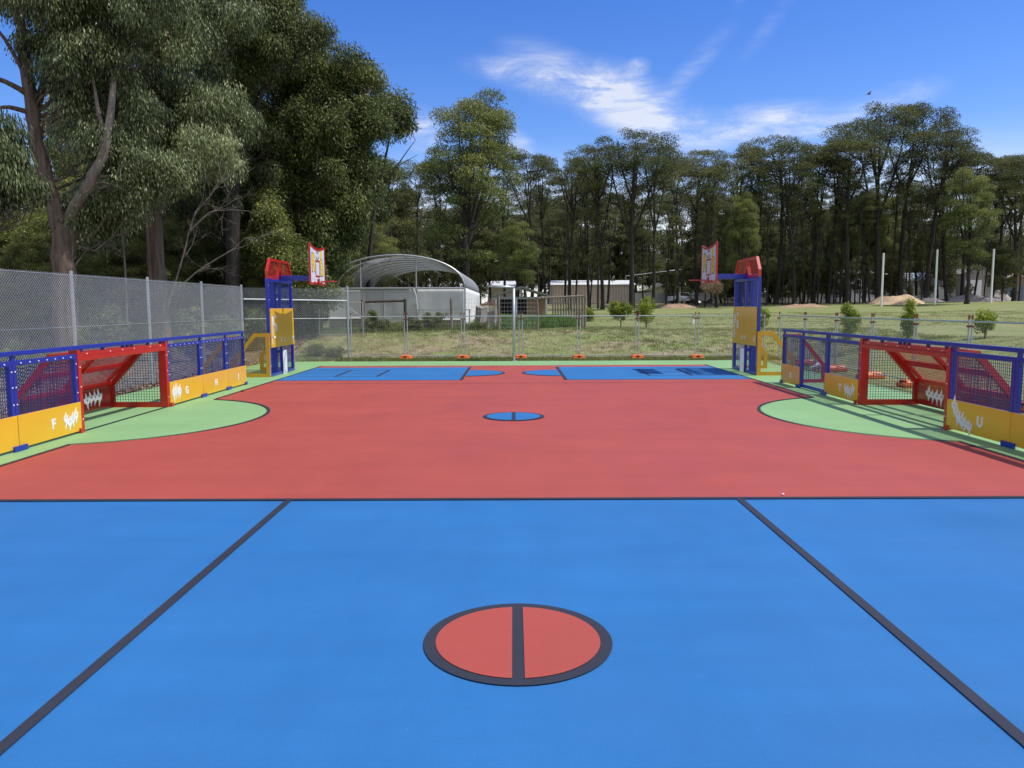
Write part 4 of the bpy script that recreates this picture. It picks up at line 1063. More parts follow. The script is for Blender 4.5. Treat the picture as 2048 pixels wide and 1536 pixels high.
def blades(name, n, xr, yr, hgt, seed, m, wid=.02, keep=None, tint=.4, tv=.2, clumpy=0.):
    rng = np.random.default_rng(seed)
    x = rng.uniform(*xr, n); y = rng.uniform(*yr, n)
    if clumpy:
        k = max(20, n // 60); cx = rng.uniform(*xr, k); cy = rng.uniform(*yr, k); j = rng.integers(0, k, n); f = rng.random(n) < clumpy
        x = np.where(f, cx[j] + rng.normal(size=n) * .12, x); y = np.where(f, cy[j] + rng.normal(size=n) * .12, y)
    ok = (x > xr[0]) & (x < xr[1]) & (y > yr[0]) & (y < yr[1])
    if keep is not None: ok &= keep(x, y)
    x = x[ok]; y = y[ok]; n = len(x); z = terrain(x, y) - .03
    h = hgt * rng.uniform(.4, 1.3, n); az = rng.uniform(0, 2 * PI, n); ln = h * rng.uniform(.1, .8, n); w = wid * rng.uniform(.6, 1.4, n)
    dx = np.cos(az); dy = np.sin(az)
    b = np.stack([x, y, z], 1); tip = b + np.stack([dx * ln, dy * ln, h], 1); mid = b + np.stack([dx * ln * .35, dy * ln * .35, h * .6], 1); sd = np.stack([-dy, dx, 0 * dx], 1) * w[:, None]
    V = np.stack([b - sd, b + sd, mid + sd * .7, tip], 1).reshape(-1, 3)
    nz_ = np.sin(x * .8 + 1.3 * np.sin(y * .6)) * .5 + np.sin(x * .33 + y * .9) * .5
    T = np.clip(tint + tv * rng.normal(size=n) + .18 * nz_ + (.34 * np.exp(-((y - 31.2) / 1.9) ** 2) * sstep(6, 1, x) * (nz_ > -.35) if name == 'bank_grass' else 0), 0, 1)
    o = np_mesh(name, V, np.arange(len(V)).reshape(-1, 4), m, T)
    o['kind'] = 'stuff'; return o
not_court = lambda x, y: ~((np.abs(x) < 8.63) & (y < 26.98))
blades('bank_grass', 90000, (-9, 16), (26.97, 36), .075, 1, GR, .010, None, .46, .2, .7)
blades('edge_grass', 26000, (-6.3, 9.5), (26.98, 28.1), .10, 2, GR, .012, None, .36, .16, .6)
blades('side_grass', 70000, (8.64, 17), (7, 27.5), .045, 3, GR, .006, None, .5, .2, .6)
blades('field_grass', 90000, (0, 44), (36, 64), .05, 4, GR, .018, lambda x, y: x > -1 + 0 * y, .5, .2, .5)
blades('long_grass', 26000, (-.9, 3.1), (36.2, 49), .36, 5, GL, .022, None, .5, .2, .5)
blades('garden_grass', 20000, (-9, -1), (34.2, 41), .16, 6, GR, .016, None, .42, .2, .7)

rng = np.random.default_rng(9)
n = 16000
x = np.where(rng.random(n) < .5, rng.uniform(-9.3, -8.63, n), -8.63 - rng.exponential(2.2, n)); y = rng.uniform(8, 34, n)
ok = x > -17; x = x[ok]; y = y[ok]; n = len(x)
c = np.stack([x, y, terrain(x, y) + rng.uniform(.0, .04, n)], 1)
a1 = rng.normal(size=(n, 3)) * [1, 1, .35]; a1 /= np.linalg.norm(a1, axis=1)[:, None]; a2 = np.cross(a1, rng.normal(size=(n, 3)) * [.4, .4, 1]); a2 /= np.linalg.norm(a2, axis=1)[:, None]
l = rng.uniform(.03, .075, (n, 1)); w = l * .35
V = np.stack([c - a1 * l, c + a2 * w, c + a1 * l, c - a2 * w], 1).reshape(-1, 3)
o = np_mesh('leaf_litter', V, np.arange(len(V)).reshape(-1, 4), LL, np.clip(rng.normal(.55, .28, n), 0, 1)); o['kind'] = 'stuff'

# a few leaves blown onto the court
def small_leaf(label, px, py, L, m, name='fallen_leaf', cat='leaf'):
    d = (py - hz(px)) / 1540; Y = CAM_H / (d) * 1.0; ang = math.atan((py - 768) / 1540) + math.atan(155 / 1540); Y = CAM_H / math.tan(ang)
    X = (px - 1027) / 1540 * (Y * math.cos(math.atan(155 / 1540)) + CAM_H * math.sin(math.atan(155 / 1540)))
    me = MB(); pts = []
    for i in range(7):
        t = i / 6; pts.append((L * (t - .5), .26 * L * math.sin(PI * t) * (1 - .3 * t), .02 + .25 * L * (t - .5) ** 2))
    vs = [(a_, b_, c_) for a_, b_, c_ in pts] + [(a_, -b_, c_) for a_, b_, c_ in pts] + [(a_, b_, c_ + .004) for a_, b_, c_ in pts] + [(a_, -b_, c_ + .004) for a_, b_, c_ in pts]
    fs = []
    for i in range(6):
        fs += [(i, i + 1, 7 + i + 1, 7 + i), (14 + i, 21 + i, 21 + i + 1, 14 + i + 1), (i, 14 + i, 14 + i + 1, i + 1), (7 + i, 7 + i + 1, 21 + i + 1, 21 + i)]
    me.add(vs, fs)
    o = me.build(name, m, None); o.location = (X, Y, 0); o.rotation_euler = (0, 0, .5 + px); tag(o, label, cat); return o
small_leaf('dark leaf lying on the green paint before barrier I', 485, 781, .20, M['timber_dark'])
small_leaf('white feather lying on the line between the red and blue paint', 1565, 994, .05, M['white'], 'feather', 'feather')

# ------------------------------------------------------------------ shade house
S0, S1 = 42.0, 59.0
sx0, sx1 = -10.0, -2.62
zb = 1.02; zw = 2.90; rise = 1.78
t = thing('shade_house', 'arched white and grey shade house with a steel frame and cloth walls', 'shade house', (sx0, S0, 0))
SW = sx1 - sx0
def arc(u): # 0..1 along the hoop
    a = PI * (1 - u); return (SW / 2 + SW / 2 * math.cos(a) * (1 if True else 1), zw + rise * math.sin(a) ** .9)
for i in range(9):
    y = (S1 - S0) * i / 8
    MB().tube([(arc(u)[0], y, arc(u)[1]) for u in np.linspace(0, 1, 25)], .06 if i == 0 else .05, 6).build('hoop', M['galv'], t, smooth=True)
fp = MB()
for x in (0, 1.75, 3.0, 4.75, SW): 
    fp.tube([(x, .0, zb - .2), (x, .0, zw)], .04, 8)
for x in (1.75, 4.75):
    u = math.acos(1 - 2 * x / SW) / PI; fp.tube([(x, .0, zw), (x, .0, arc(u)[1])], .038, 8)
fp.tube([(0, -.02, zw), (SW, -.02, zw)], .05, 8)
for y in (4.25, 8.5, 12.75, 17): fp.tube([(SW, y, zb - .2), (SW, y, zw)], .04, 8).tube([(0, y, zb - .2), (0, y, zw)], .04, 8)
fp.tube([(SW, 0, zw), (SW, 17, zw)], .04, 8).tube([(0, 0, zw), (0, 17, zw)], .04, 8)
fp.tube([(SW / 2 + .3, .05, zw + rise), (SW - 1.6, 3.5, zw + .9)], .02, 5).tube([(SW / 2 - .2, .05, zw + rise - .02), (1.9, 3.0, zw + .3)], .015, 5).tube([(2.4, .05, zw + 1.55), (3.9, 2, zw + .3)], .015, 5)
fp.build('steel_frame', M['galv'], t)
def cloth(name, pts_grid, m):
    V = []; ny_ = len(pts_grid); nx_ = len(pts_grid[0])
    for r in pts_grid: V += r
    ids = np.arange(ny_ * nx_).reshape(ny_, nx_); F_ = np.stack([ids[:-1, :-1], ids[:-1, 1:], ids[1:, 1:], ids[1:, :-1]], -1).reshape(-1, 4)
    o = np_mesh(name, V, F_, m, parent=t, smooth=True); s_ = o.modifiers.new('s', 'SOLIDIFY'); s_.thickness = .006; return o
rngc = np.random.default_rng(4)
rows = []
for j in range(33):
    y = (S1 - S0) * j / 32; u0 = .5 - .45 * min(1, j / 32 * 2.6) ** .75; row = []
    for i in range(41):
        u = u0 + (1.0 - u0) * i / 40; x, z = arc(u); sag = .10 * abs(math.sin(PI * j / 4)) * math.sin(PI * u)
        edge = .25 * math.exp(-((u - u0) * 14)) * abs(math.sin(PI * j / 4))
        row.append((x, y, z + .055 - sag - edge))
    rows.append(row)
cloth('roof_cloth', rows, M['cloth_roof'])
def wall(name, x0, x1, z0, z1, y, m, amp=.03, seed=0):
    r = np.random.default_rng(seed); ph = r.uniform(0, 6, 4)
    g = []
    for j in range(13):
        z = z0 + (z1 - z0) * j / 12
        g.append([(x, y + amp * (math.sin(x * 2.1 + ph[0]) + .5 * math.sin(x * 5.3 + z + ph[1])) * (1 - j / 14), z + .02 * math.sin(x * 2 + ph[2]) * (1 - j / 12)) for x in np.linspace(x0, x1, 41)])
    return cloth(name, g, m)
wall('front_cloth', .05, 1.72, zb + .28, zw - .06, -.06, M['cloth_front'], seed=1)
wall('front_cloth', 1.78, 4.70, zb + .02, zw - .06, -.03, M['cloth_front'], .02, seed=2)
wall('front_cloth', 4.80, SW - .03, zb + .20, zw - .06, -.09, M['cloth_white'], seed=3)
MB().tube([(4.62, -.12, zw - .02), (4.76, -.13, zw - .4), (4.80, -.13, zb + .9), (4.86, -.13, zb + .2)], .035, 7).build('cloth_roll', M['cloth_white'], t)
MB().tube([(4.84, -.1, zb + .19), (SW, -.1, zb + .19)], .035, 7).tube([(.05, -.08, zb + .28), (1.72, -.08, zb + .28)], .035, 7).build('hem_roll', M['white'], t)
g = []
for j in range(9):
    z = zb - .15 + (zw - zb + .15) * j / 8
    g.append([(SW + .06 + .02 * math.sin(y * 3), y, z) for y in np.linspace(0, 17, 41)])
cloth('side_cloth', g, M['white'])
g = []
for j in range(9):
    z = zb - .1 + (zw - zb + .1) * j / 8
    g.append([(-.06 + .02 * math.sin(y * 3), y, z) for y in np.linspace(0, 17, 41)])
cloth('side_cloth', g, M['cloth_white'])
wall('back_cloth', .05, SW - .05, zb, zw, 17.05, M['cloth_white'], seed=6)
MB().box(.02, 1.74, -.04, .04, zb - .2, zb + .26).box(4.80, SW - .02, -.04, .04, zb - .2, zb + .17).build('base_board', M['timber'], t)
for x, y in ((2.4, 9), (3.6, 9), (2.4, 13), (3.6, 13), (5.4, 6)):
    MB().box(x - .5, x + .5, y - 2, y + 2, zb + .62, zb + .70).tube([(x - .4, y - 1.8, zb - .2), (x - .4, y - 1.8, zb + .62)], .025, 6).tube([(x + .4, y - 1.8, zb - .2), (x + .4, y - 1.8, zb + .62)], .025, 6).build('potting_bench', M['cloth_white'], t)
# bench table outside
tb = thing('potting_table', 'weathered steel potting table before the shade house wall', 'table', (gx(888, 38.5), 38.5, TH(gx(888, 38.5), 38.5)))
MB().box(-1.35, 1.35, -.35, .35, .80, .85).build('table_top', M['galv'], tb)
for x in (-1.3, 1.3):
    for y in (-.3, .3): MB().tube([(x, y, -.1), (x, y, .8)], .02, 6).build('leg', M['galv'], tb)

# ------------------------------------------------------------------ pavilion, sheds, fences behind
Yp = 54.0; xp = gx(1043, Yp); zp = TH(xp, Yp)
t = thing('pavilion', 'small open pavilion with a grey gabled roof, behind the stump', 'pavilion', (xp, Yp, zp))
hw = 2.08; ze = gz(1043, 592, Yp) - zp; za = gz(1043, 573, Yp) - zp
MB().prism([(-hw, ze), (0, za), (hw, ze), (hw, ze - .06), (0, za - .09), (-hw, ze - .06)], -.4, 5.0, 'y').build('roof', M['roof_grey'], t)
MB().box(-hw + .12, hw - .12, -.34, -.28, ze - .20, ze - .075).bar((-1.9, -.31, ze - .06), (-.1, -.31, za - .16), .05, .05).bar((1.9, -.31, ze - .06), (.1, -.31, za - .16), .05, .05).box(-.06, .06, -.33, -.29, ze - .07, za - .12).build('gable_truss', M['roof_grey'], t)
for x in (-1.75, 1.75, -.35):
    MB().box(x - .06, x + .06, -.30, -.18, -.3, ze - .201).build('post', M['galv'], t)
MB().box(.38, 1.8, .9, 1.0, -.3, ze - .22).build('front_wall', M['brick'], t)
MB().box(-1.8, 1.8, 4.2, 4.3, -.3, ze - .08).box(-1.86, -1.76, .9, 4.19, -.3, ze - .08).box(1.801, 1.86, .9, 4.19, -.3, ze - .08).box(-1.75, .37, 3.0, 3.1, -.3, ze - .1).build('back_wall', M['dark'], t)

def shed(name, label, px0, px1, ytop, yeave, Y, D, wallm, roofm, gable='x', ribs=True, door=None):
    x0, x1 = gx(px0, Y), gx(px1, Y); zz = TH((x0 + x1) / 2, Y) - .3; W = x1 - x0
    t = thing(name, label, 'shed', (x0, Y, zz)); ze = gz((px0 + px1) / 2, yeave, Y) - zz; zt = gz((px0 + px1) / 2, ytop, Y) - zz
    if gable == 'y':     # ridge runs away from the camera
        MB().prism([(0, 0), (W, 0), (W, ze), (W / 2, zt), (0, ze)], 0, D, 'y').build('wall', wallm, t)
        MB().prism([(-.25, ze - .02), (W / 2, zt + .06), (W + .25, ze - .02), (W + .25, ze + .08), (W / 2, zt + .17), (-.25, ze + .08)], -.2, D + .2, 'y').build('roof', roofm, t)
    else:
        MB().box(0, W, 0, D, 0, ze).build('wall', wallm, t)
        MB().prism([(-.3, ze + .01), (D / 2, zt), (D + .3, ze + .01), (D + .3, ze + .1), (D / 2, zt + .1), (-.3, ze + .1)], -.2, W + .2, 'x').build('roof', roofm, t)
    if ribs:
        mb = MB(); n = int(W / .42)
        for i in range(1, n):
            x = W * i / n; h = ze - .02 if gable == 'x' else min(ze + (zt - ze) * (1 - abs(x / W - .5) * 2), zt) - .1
            mb.box(x - .09, x + .09, -.07, -.002, 0, h)
        mb.build('wall_ribs', M['shed_rib'] if name == 'long_shed' else wallm, t)
    if door:
        a, b, h, mm = door; MB().box(W * a, W * b, -.12, -.072, 0, h).build('roller_door', mm, t)
    return t
shed('long_shed', 'long beige ribbed shed with a white roof behind the trees in the middle', 1104, 1268, 560, 571, 118, 12, M['shed_beige'], M['roof_white'])
shed('pale_shed', 'pale low shed with a cream roof behind the bent pole', 978, 1030, 562, 575, 112, 8, M['shed_beige'], M['roof_white'])
shed('olive_shed', 'olive green gabled shed left of the right hoop', 1300, 1392, 564, 581, 126, 14, M['shed_green'], M['shed_green'], 'y')
shed('grey_shed', 'tall grey-brown shed with a white roller door by the third white goal post', 1918, 1980, 534, 549, 122, 10, M['shed_grey'], M['shed_grey'], 'y', door=(.08, .60, 3.7, M['white']))
shed('white_shed', 'white-walled shed glimpsed between the trunks left of the first white post', 1672, 1748, 540, 549, 128, 10, M['roof_white'], M['roof_white'])
shed('low_house', 'low house with a pale roof behind the trees right of the first white post', 1752, 1868, 546, 562, 132, 9, M['shed_grey'], M['roof_white'], ribs=False)
shed('brown_house', 'brown brick house with a cream roof edge at the right border', 1986, 2060, 549, 566, 130, 9, M['brick'], M['shed_beige'], 'y', ribs=False)
def sheet_fence(label, px0, px1, ytop, Y, m):
    x0, x1 = gx(px0, Y), gx(px1, Y); zz = TH((x0 + x1) / 2, Y) - .2
    t = thing('sheet_fence', label, 'fence', (x0, Y, zz)); h = gz((px0 + px1) / 2, ytop, Y) - zz; W = x1 - x0
    MB().box(0, W, 0, .04, 0, h).build('sheet_panel', m, t)
    mb = MB()
    for i in range(int(W / 2.4) + 1): mb = MB().box(i * 2.4 - .04, i * 2.4 + .04, -.04, -.002, 0, h + .04).build('post', m, t)
sheet_fence('blue-grey sheet fence before the brown house at the right border', 1978, 2070, 572, 124, M['fence_sheet'])
sheet_fence('pale grey sheet fence before the olive shed', 1262, 1352, 586, 112, M['fence_pale'])
sheet_fence('pale grey fence behind the trunks around the right tower', 1400, 1660, 585, 116, M['fence_pale'])
sheet_fence('grey sheet fence before the low house, between the first two white posts', 1770, 1905, 574, 118, M['fence_pale'])

def ute(label, px, Y, rz, m):
    X = gx(px, Y); t = thing('parked_car', label, 'car', (X, Y, TH(X, Y)), rz, 'white vehicles before the olive shed')
    MB().prism([(-2.1, .35), (2.1, .35), (2.12, .75), (1.9, .95), (-2.1, 1.0)], -.85, .85, 'y').build('body', m, t, bevel=.05)
    MB().prism([(-1.1, 1.0), (.9, .96), (.45, 1.5), (-.8, 1.55)], -.75, .75, 'y').build('cabin', m, t, bevel=.05)
    for s in (-1, 1):
        MB().prism([(-.75, 1.05), (.65, 1.03), (.38, 1.44), (-.68, 1.47)], s * .755, s * .765, 'y').build('side_window', M['glass'], t)
        for x in (-1.3, 1.3): MB().tube([(x, s * .68, .34), (x, s * .88, .34)], .34, 14).build('wheel', M['rubber'], t)
ute('white car parked before the olive shed, left of the other', 1366, 109, .1, M['white'])
ute('white car parked before the olive shed, right of the other', 1396, 107, PI + .15, M['white'])

# white goal posts
for i, (pb, pt) in enumerate([((1759, 614), (1764, 508)), ((1865, 614), (1872, 501)), ((1976, 608), (1986, 500))]):
    Y = 88.0; X = gx(pb[0], Y); z = TH(X, Y)
    t = MB().tube([(0, 0, -.3), (0, 0, gz(pb[0], pt[1], Y) - z)], [.115, .105], 14).build('goal_post', M['white'], None, smooth=False)
    t.location = (X, Y, z)
    tag(t, ['tall white football post, leftmost of the three, before the sand heap', 'tall white football post in the middle of the three', 'tall white football post, rightmost of the three, by the grey shed'][i], 'goal post', 'white football posts')
for px, yt in ((1838, 505), (1863, 500)):
    X = gx(px, 150); z = TH(X, 150)
    t = thing('power_pole', 'thin grey power pole behind the trees, ' + ('left of' if px == 1838 else 'beside') + ' the middle white post', 'pole', (X, 150, z))
    MB().tube([(0, 0, -.3), (0, 0, gz(px, yt, 150) - z)], .14, 8).build('shaft', M['galv'], t)
    MB().box(-1.1, 1.1, -.06, .06, gz(px, yt + 12, 150) - z, gz(px, yt + 10, 150) - z).build('cross_arm', M['timber'], t)
w = MB().tube([(gx(1250, 105), 105, gz(1250, 553, 105)), (gx(1335, 105), 105, gz(1335, 543, 105)), (gx(1430, 106), 106, gz(1430, 531, 106))], .045, 5).build('power_cable', M['galv_wire'], None)
tag(w, 'pale overhead cable crossing the wood above the olive shed', 'cable')

# heaps of earth
def heap(px0, px1, h, Y, dpt, m, seed):
    rng = np.random.default_rng(seed); x0, x1 = gx(px0, Y), gx(px1, Y); n = 41; k = 21
    ph = rng.uniform(0, 6, 6); V = []
    for j in range(k):
        for i in range(n):
            u = i / (n - 1) * 2 - 1; v_ = j / (k - 1) * 2 - 1; r = u * u + v_ * v_
            x = (x0 + x1) / 2 + u * (x1 - x0) / 2; y = Y + v_ * dpt
            b = max(0, 1 - r) ** .8 * (1 + .35 * math.sin(u * 3 + ph[0]) * math.cos(v_ * 2 + ph[1]) + .12 * math.sin(u * 9 + ph[2]) + .1 * math.sin(v_ * 8 + ph[3])) * h
            V.append((x, y, TH(x, y) - .05 + b + .03 * rng.normal() * (b > .02)))
    ids = np.arange(n * k).reshape(k, n)
    o = np_mesh('dirt_mound', V, np.stack([ids[:-1, :-1], ids[:-1, 1:], ids[1:, 1:], ids[1:, :-1]], -1).reshape(-1, 4), m, smooth=True); o['kind'] = 'structure'
heap(1318, 1400, .45, 90, 2.5, M['clay'], 1)
heap(1555, 1655, .34, 90, 2.5, M['clay'], 2)
heap(1738, 1838, .85, 94, 3.5, M['sand'], 3)
heap(1800, 1880, .6, 98, 3, M['spoil'], 4)
heap(1868, 2010, .8, 100, 3.5, M['spoil'], 5)
heap(1965, 2010, 1.3, 104, 3, M['spoil'], 6)

# ------------------------------------------------------------------ garden timber
def post(name, label, px, ytop, Y, r, group=None, m='timber', lean=0.):
    X = gx(px, Y); z = TH(X, Y); h = gz(px, ytop, Y) - z; rr = random.Random(int(px * 7))
    o = MB().tube([(0, 0, -.2), (lean * .5 + rr.uniform(-.01, .01), 0, h * .5), (lean, 0, h)], [r * 1.08, r, r * .94], 10).build(name, M[m], None, smooth=False)
    o.location = (X, Y, z); return tag(o, label, 'post', group)
Yg = 34.6
t = thing('garden_arch', 'dark timber gate frame with a heavy top beam, left of the shade house door', 'frame', (gx(729, Yg), Yg, TH(gx(729, Yg), Yg)))
zt_ = gz(729, 601, Yg) - TH(gx(729, Yg), Yg); wL = gx(812, Yg) - gx(729, Yg)
MB().tube([(0, 0, -.2), (-.03, 0, zt_ + .02)], .085, 10).build('post', M['timber'], t)
MB().tube([(wL, 0, -.2), (wL, 0, zt_ + .06)], .07, 10).build('post', M['timber_dark'], t)
MB().tube([(.08, 0, zt_ - .06), (wL - .07, 0, zt_ - .02)], .06, 10).build('beam', M['timber_dark'], t)
t = thing('garden_arch', 'weathered timber beam on two posts at the near end of the post row', 'frame', (gx(1075, Yg), Yg, TH(gx(1075, Yg), Yg)))
zt_ = gz(1075, 594, Yg) - TH(gx(1075, Yg), Yg); wL = gx(1170, Yg) - gx(1075, Yg)
MB().tube([(0, 0, -.2), (.03, 0, .6), (-.02, 0, zt_)], .055, 10).build('post', M['timber'], t)
MB().tube([(wL, 0, -.2), (wL, 0, zt_ + .07)], .06, 10).build('post', M['timber'], t)
MB().tube([(.04, 0, zt_ - .05), (wL - .06, 0, zt_ + .03)], .05, 10).build('beam', M['timber'], t)
for i in range(12):
    f = (i + 1) / 12; px = 1170 - f * 64; Y = 34.6 + 15 * f
    post('timber_post', 'round timber post in the row running back from the timber beam', px, 591 + 3 * f, Y, .055, 'row of timber posts')
post('garden_post', 'lone grey timber post before the right half of the shade house', 904, 597, 34.8, .065)
post('garden_post', 'timber post right of the old stump, before the pavilion', 998, 591, 34.8, .065)
post('garden_post', 'dark timber post behind the chain-link bay, left one', 600, 600, 34.0, .10, None, 'timber_dark')
post('garden_post', 'pale timber post behind the chain-link bay, right one', 627, 603, 34.0, .07)
# wire garden fence between the posts
t = thing('garden_wire_fence', 'thin wire garden fence strung between the timber posts', 'fence', (gx(904, 34.8), 34.8, TH(gx(904, 34.8), 34.8)))
mb = MB(); w0 = gx(820, 34.8) - gx(904, 34.8); w1 = gx(1075, 34.8) - gx(904, 34.8)
for j in range(8): mb.tube([(w0, 0, .1 + .18 * j), (w1, 0, .1 + .18 * j)], .0035, 4)
for i in range(40): mb.tube([(w0 + (w1 - w0) * i / 39, 0, .05), (w0 + (w1 - w0) * i / 39, 0, 1.4)], .003, 4)
mb.build('wire', M['galv_wire'], t)
t = thing('wire_gate', 'low steel mesh gate with a diagonal brace behind the chain-link bay', 'gate', (gx(640, 33.6), 33.6, TH(gx(640, 33.6), 33.6)))
wg = gx(727, 33.6) - gx(640, 33.6)
MB().tube([(0, 0, .06), (wg, 0, .06)], .022, 6).tube([(0, 0, 1.45), (wg, 0, 1.45)], .022, 6).tube([(0, 0, .06), (0, 0, 1.45)], .022, 6).tube([(wg, 0, .06), (wg, 0, 1.45)], .022, 6).tube([(wg * .5, 0, 1.45), (wg, 0, .8)], .015, 6).build('gate_frame', M['galv'], t)
mb = MB()
for i in range(1, 24): mb.tube([(wg * i / 24, 0, .06), (wg * i / 24, 0, 1.45)], .003, 4)
for j in range(1, 10): mb.tube([(0, 0, .06 + .139 * j), (wg, 0, .06 + .139 * j)], .003, 4)
mb.build('wire_mesh', M['galv_wire'], t)

# old stump with pipes on it
Ys = 37.0; X = gx(974, Ys); z = TH(X, Ys)
t = thing('tree_stump', 'big split grey tree stump with flared roots beyond the temporary fence', 'stump', (X, Ys, z))
rng = np.random.default_rng(3)
def stump_lobe(cx, r0, h, seed):
    n = 28; lv = 9; V = []; r_ = np.random.default_rng(seed); ph = r_.uniform(0, 6, 5)
    for j in range(lv):
        f = j / (lv - 1); zz = -.1 + (h + .1) * f
        for i in range(n):
            a_ = 2 * PI * i / n; fl = (1 - f) ** 2.2 * (.55 + .35 * math.sin(5 * a_ + ph[0]) + .2 * math.sin(9 * a_ + ph[1]))
            r = r0 * (1 + fl) * (1 + .06 * math.sin(7 * a_ + ph[2]) + .04 * math.sin(13 * a_ + ph[3]))
            V.append((cx + r * math.cos(a_), r * math.sin(a_) * .9, zz + (.07 * math.sin(a_ * 2 + ph[4]) if j == lv - 1 else 0)))
    V.append((cx, 0, h + .02)); mb = MB()
    fs = [(j * n + i, j * n + (i + 1) % n, (j + 1) * n + (i + 1) % n, (j + 1) * n + i) for j in range(lv - 1) for i in range(n)]
    fs += [((lv - 1) * n + i, (lv - 1) * n + (i + 1) % n, lv * n) for i in range(n)]
    mb.add(V, fs); return mb
stump_lobe(-.18, .34, 1.08, 1).build('wood', M['stump'], t, smooth=False)
stump_lobe(.30, .33, .88, 2).build('wood', M['stump'], t, smooth=False)
hs = MB()
for k in range(3):
    hs.tube([(-.35 + .1 * k + .55 * u, -.1 + .1 * k, 1.10 + .20 * math.sin(PI * min(1, u * 1.1)) + .03 * k) for u in np.linspace(0, 1.1, 12)], .02, 6)
o = hs.build('pipe_coil', M['rust'], None, smooth=True); o.location = (X + .12, Ys, z); tag(o, 'bent rusty pipes lying on top of the old stump', 'pipe')

# small white things
Yq = 20.7; X = gx(1629, Yq)
mb = MB(); n = 14
rngb = np.random.default_rng(8); V = []
for j in range(9):
    f = j / 8; r = .012 + .075 * math.sin(PI * min(1, f * .62)) 
    for i in range(n):
        a_ = 2 * PI * i / n; rr = r * (1 + .22 * rngb.normal() * (0 < j < 8))
        V.append((-.20 + .40 * f, rr * math.cos(a_), .06 + .10 * f + rr * math.sin(a_)))
fs = [(j * n + i, j * n + (i + 1) % n, (j + 1) * n + (i + 1) % n, (j + 1) * n + i) for j in range(8) for i in range(n)] + [tuple(range(n - 1, -1, -1)), tuple(range(8 * n, 9 * n))]
mb.add(V, fs); mb.bar((.17, 0, .01), (.24, 0, .02), .05, .02); mb.bar((.25, 0, .0), (.25, .02, .17), .018)
o = mb.build('plastic_bag', M['white'], None, smooth=True); o.location = (8.95, 22.7, .0); tag(o, 'crumpled white plastic bag on the ground, seen through the barrier without a board', 'bag')
Yq = 40; X = gx(1385, Yq); z = TH(X, Yq)
t = thing('seedling_guard', 'tiny seedling in a white guard on the lawn left of the right tower', 'plant guard', (X, Yq, z))
MB().tube([(0, 0, -.02), (0, 0, .22)], [.075, .085], 10).build('guard', M['white'], t)
cl = [(np.array([0, 0, .35]), (.07, .07, .16), 60, .5)]; lv = leaves(np.random.default_rng(2), cl, .07, .02, 0); np_mesh('foliage', lv[0], lv[1], LW, lv[2], t)

# bird
Yb = 45; t = thing('bird', 'dark bird flying above the tallest gums on the right', 'bird', (gx(1717, Yb), Yb, gz(1717, 204, Yb)), .15); t.scale = (.75, .75, .75)
b = MB(); n = 10; V = []
for j in range(9):
    f = j / 8; r = .055 * math.sin(PI * (.06 + .9 * f)) ** .7
    V += [(-.17 + .34 * f, r * math.cos(2 * PI * i / n), .05 * (f - .5) + r * .8 * math.sin(2 * PI * i / n)) for i in range(n)]
b.add(V, [(j * n + i, j * n + (i + 1) % n, (j + 1) * n + (i + 1) % n, (j + 1) * n + i) for j in range(8) for i in range(n)] + [tuple(range(n - 1, -1, -1)), tuple(range(8 * n, 9 * n))])
b.prism([(-.16, -.02), (-.27, -.045), (-.27, .045), (-.16, .02)], -.03, -.02, 'z')
b.build('body', M['black'], t, smooth=True)
for s in (-1, 1):
    MB().add([(.07, s * .03, .02), (-.06, s * .03, .02), (-.02, s * .20, .17), (.05, s * .18, .17), (.07, s * .03, .028), (-.06, s * .03, .028), (-.02, s * .20, .178), (.05, s * .18, .178)],
             [(0, 3, 2, 1), (4, 5, 6, 7), (0, 1, 5, 4), (1, 2, 6, 5), (2, 3, 7, 6), (3, 0, 4, 7)])
    wv = MB(); wv.add([(.07, s * .03, .02), (-.06, s * .03, .02), (-.02, s * .20, .17), (.05, s * .18, .17), (.07, s * .03, .028), (-.06, s * .03, .028), (-.02, s * .20, .178), (.05, s * .18, .178)],
             [(0, 3, 2, 1), (4, 5, 6, 7), (0, 1, 5, 4), (1, 2, 6, 5), (2, 3, 7, 6), (3, 0, 4, 7)]); wv.build('wing', M['timber_dark'], t)

# ------------------------------------------------------------------ sky, sun, camera
sunv = Vector((.55, -.06, 1.0)).normalized()
el = math.asin(sunv.z); az = math.atan2(sunv.x, sunv.y)
sl = bpy.data.lights.new('sun', 'SUN'); sl.energy = 3.7; sl.angle = math.radians(.5); sl.color = (1.0, .955, .89)
so = bpy.data.objects.new('sun', sl); link(so); so.rotation_euler = sunv.to_track_quat('Z', 'Y').to_euler()

wd_ = bpy.data.worlds.new('World'); bpy.context.scene.world = wd_; wd_.use_nodes = True; nt = wd_.node_tree
bg = nt.nodes['Background']; bg.inputs['Strength'].default_value = .15
sky = nd(nt, 'ShaderNodeTexSky', sky_type='NISHITA'); sky.sun_disc = False; sky.sun_elevation = el; sky.sun_rotation = az
sky.air_density = 1.0; sky.dust_density = .35; sky.ozone_density = 3.0
tc = nd(nt, 'ShaderNodeTexCoord'); sp = nd(nt, 'ShaderNodeSeparateXYZ'); nt.links.new(tc.outputs['Generated'], sp.inputs[0])
def mth(op, a, b=None, c=None):
    n_ = nd(nt, 'ShaderNodeMath', operation=op)
    for i, q in enumerate((a, b, c)):
        if q is None: continue
        if isinstance(q, (int, float)): n_.inputs[i].default_value = q
        else: nt.links.new(q, n_.inputs[i])
    return n_.outputs[0]
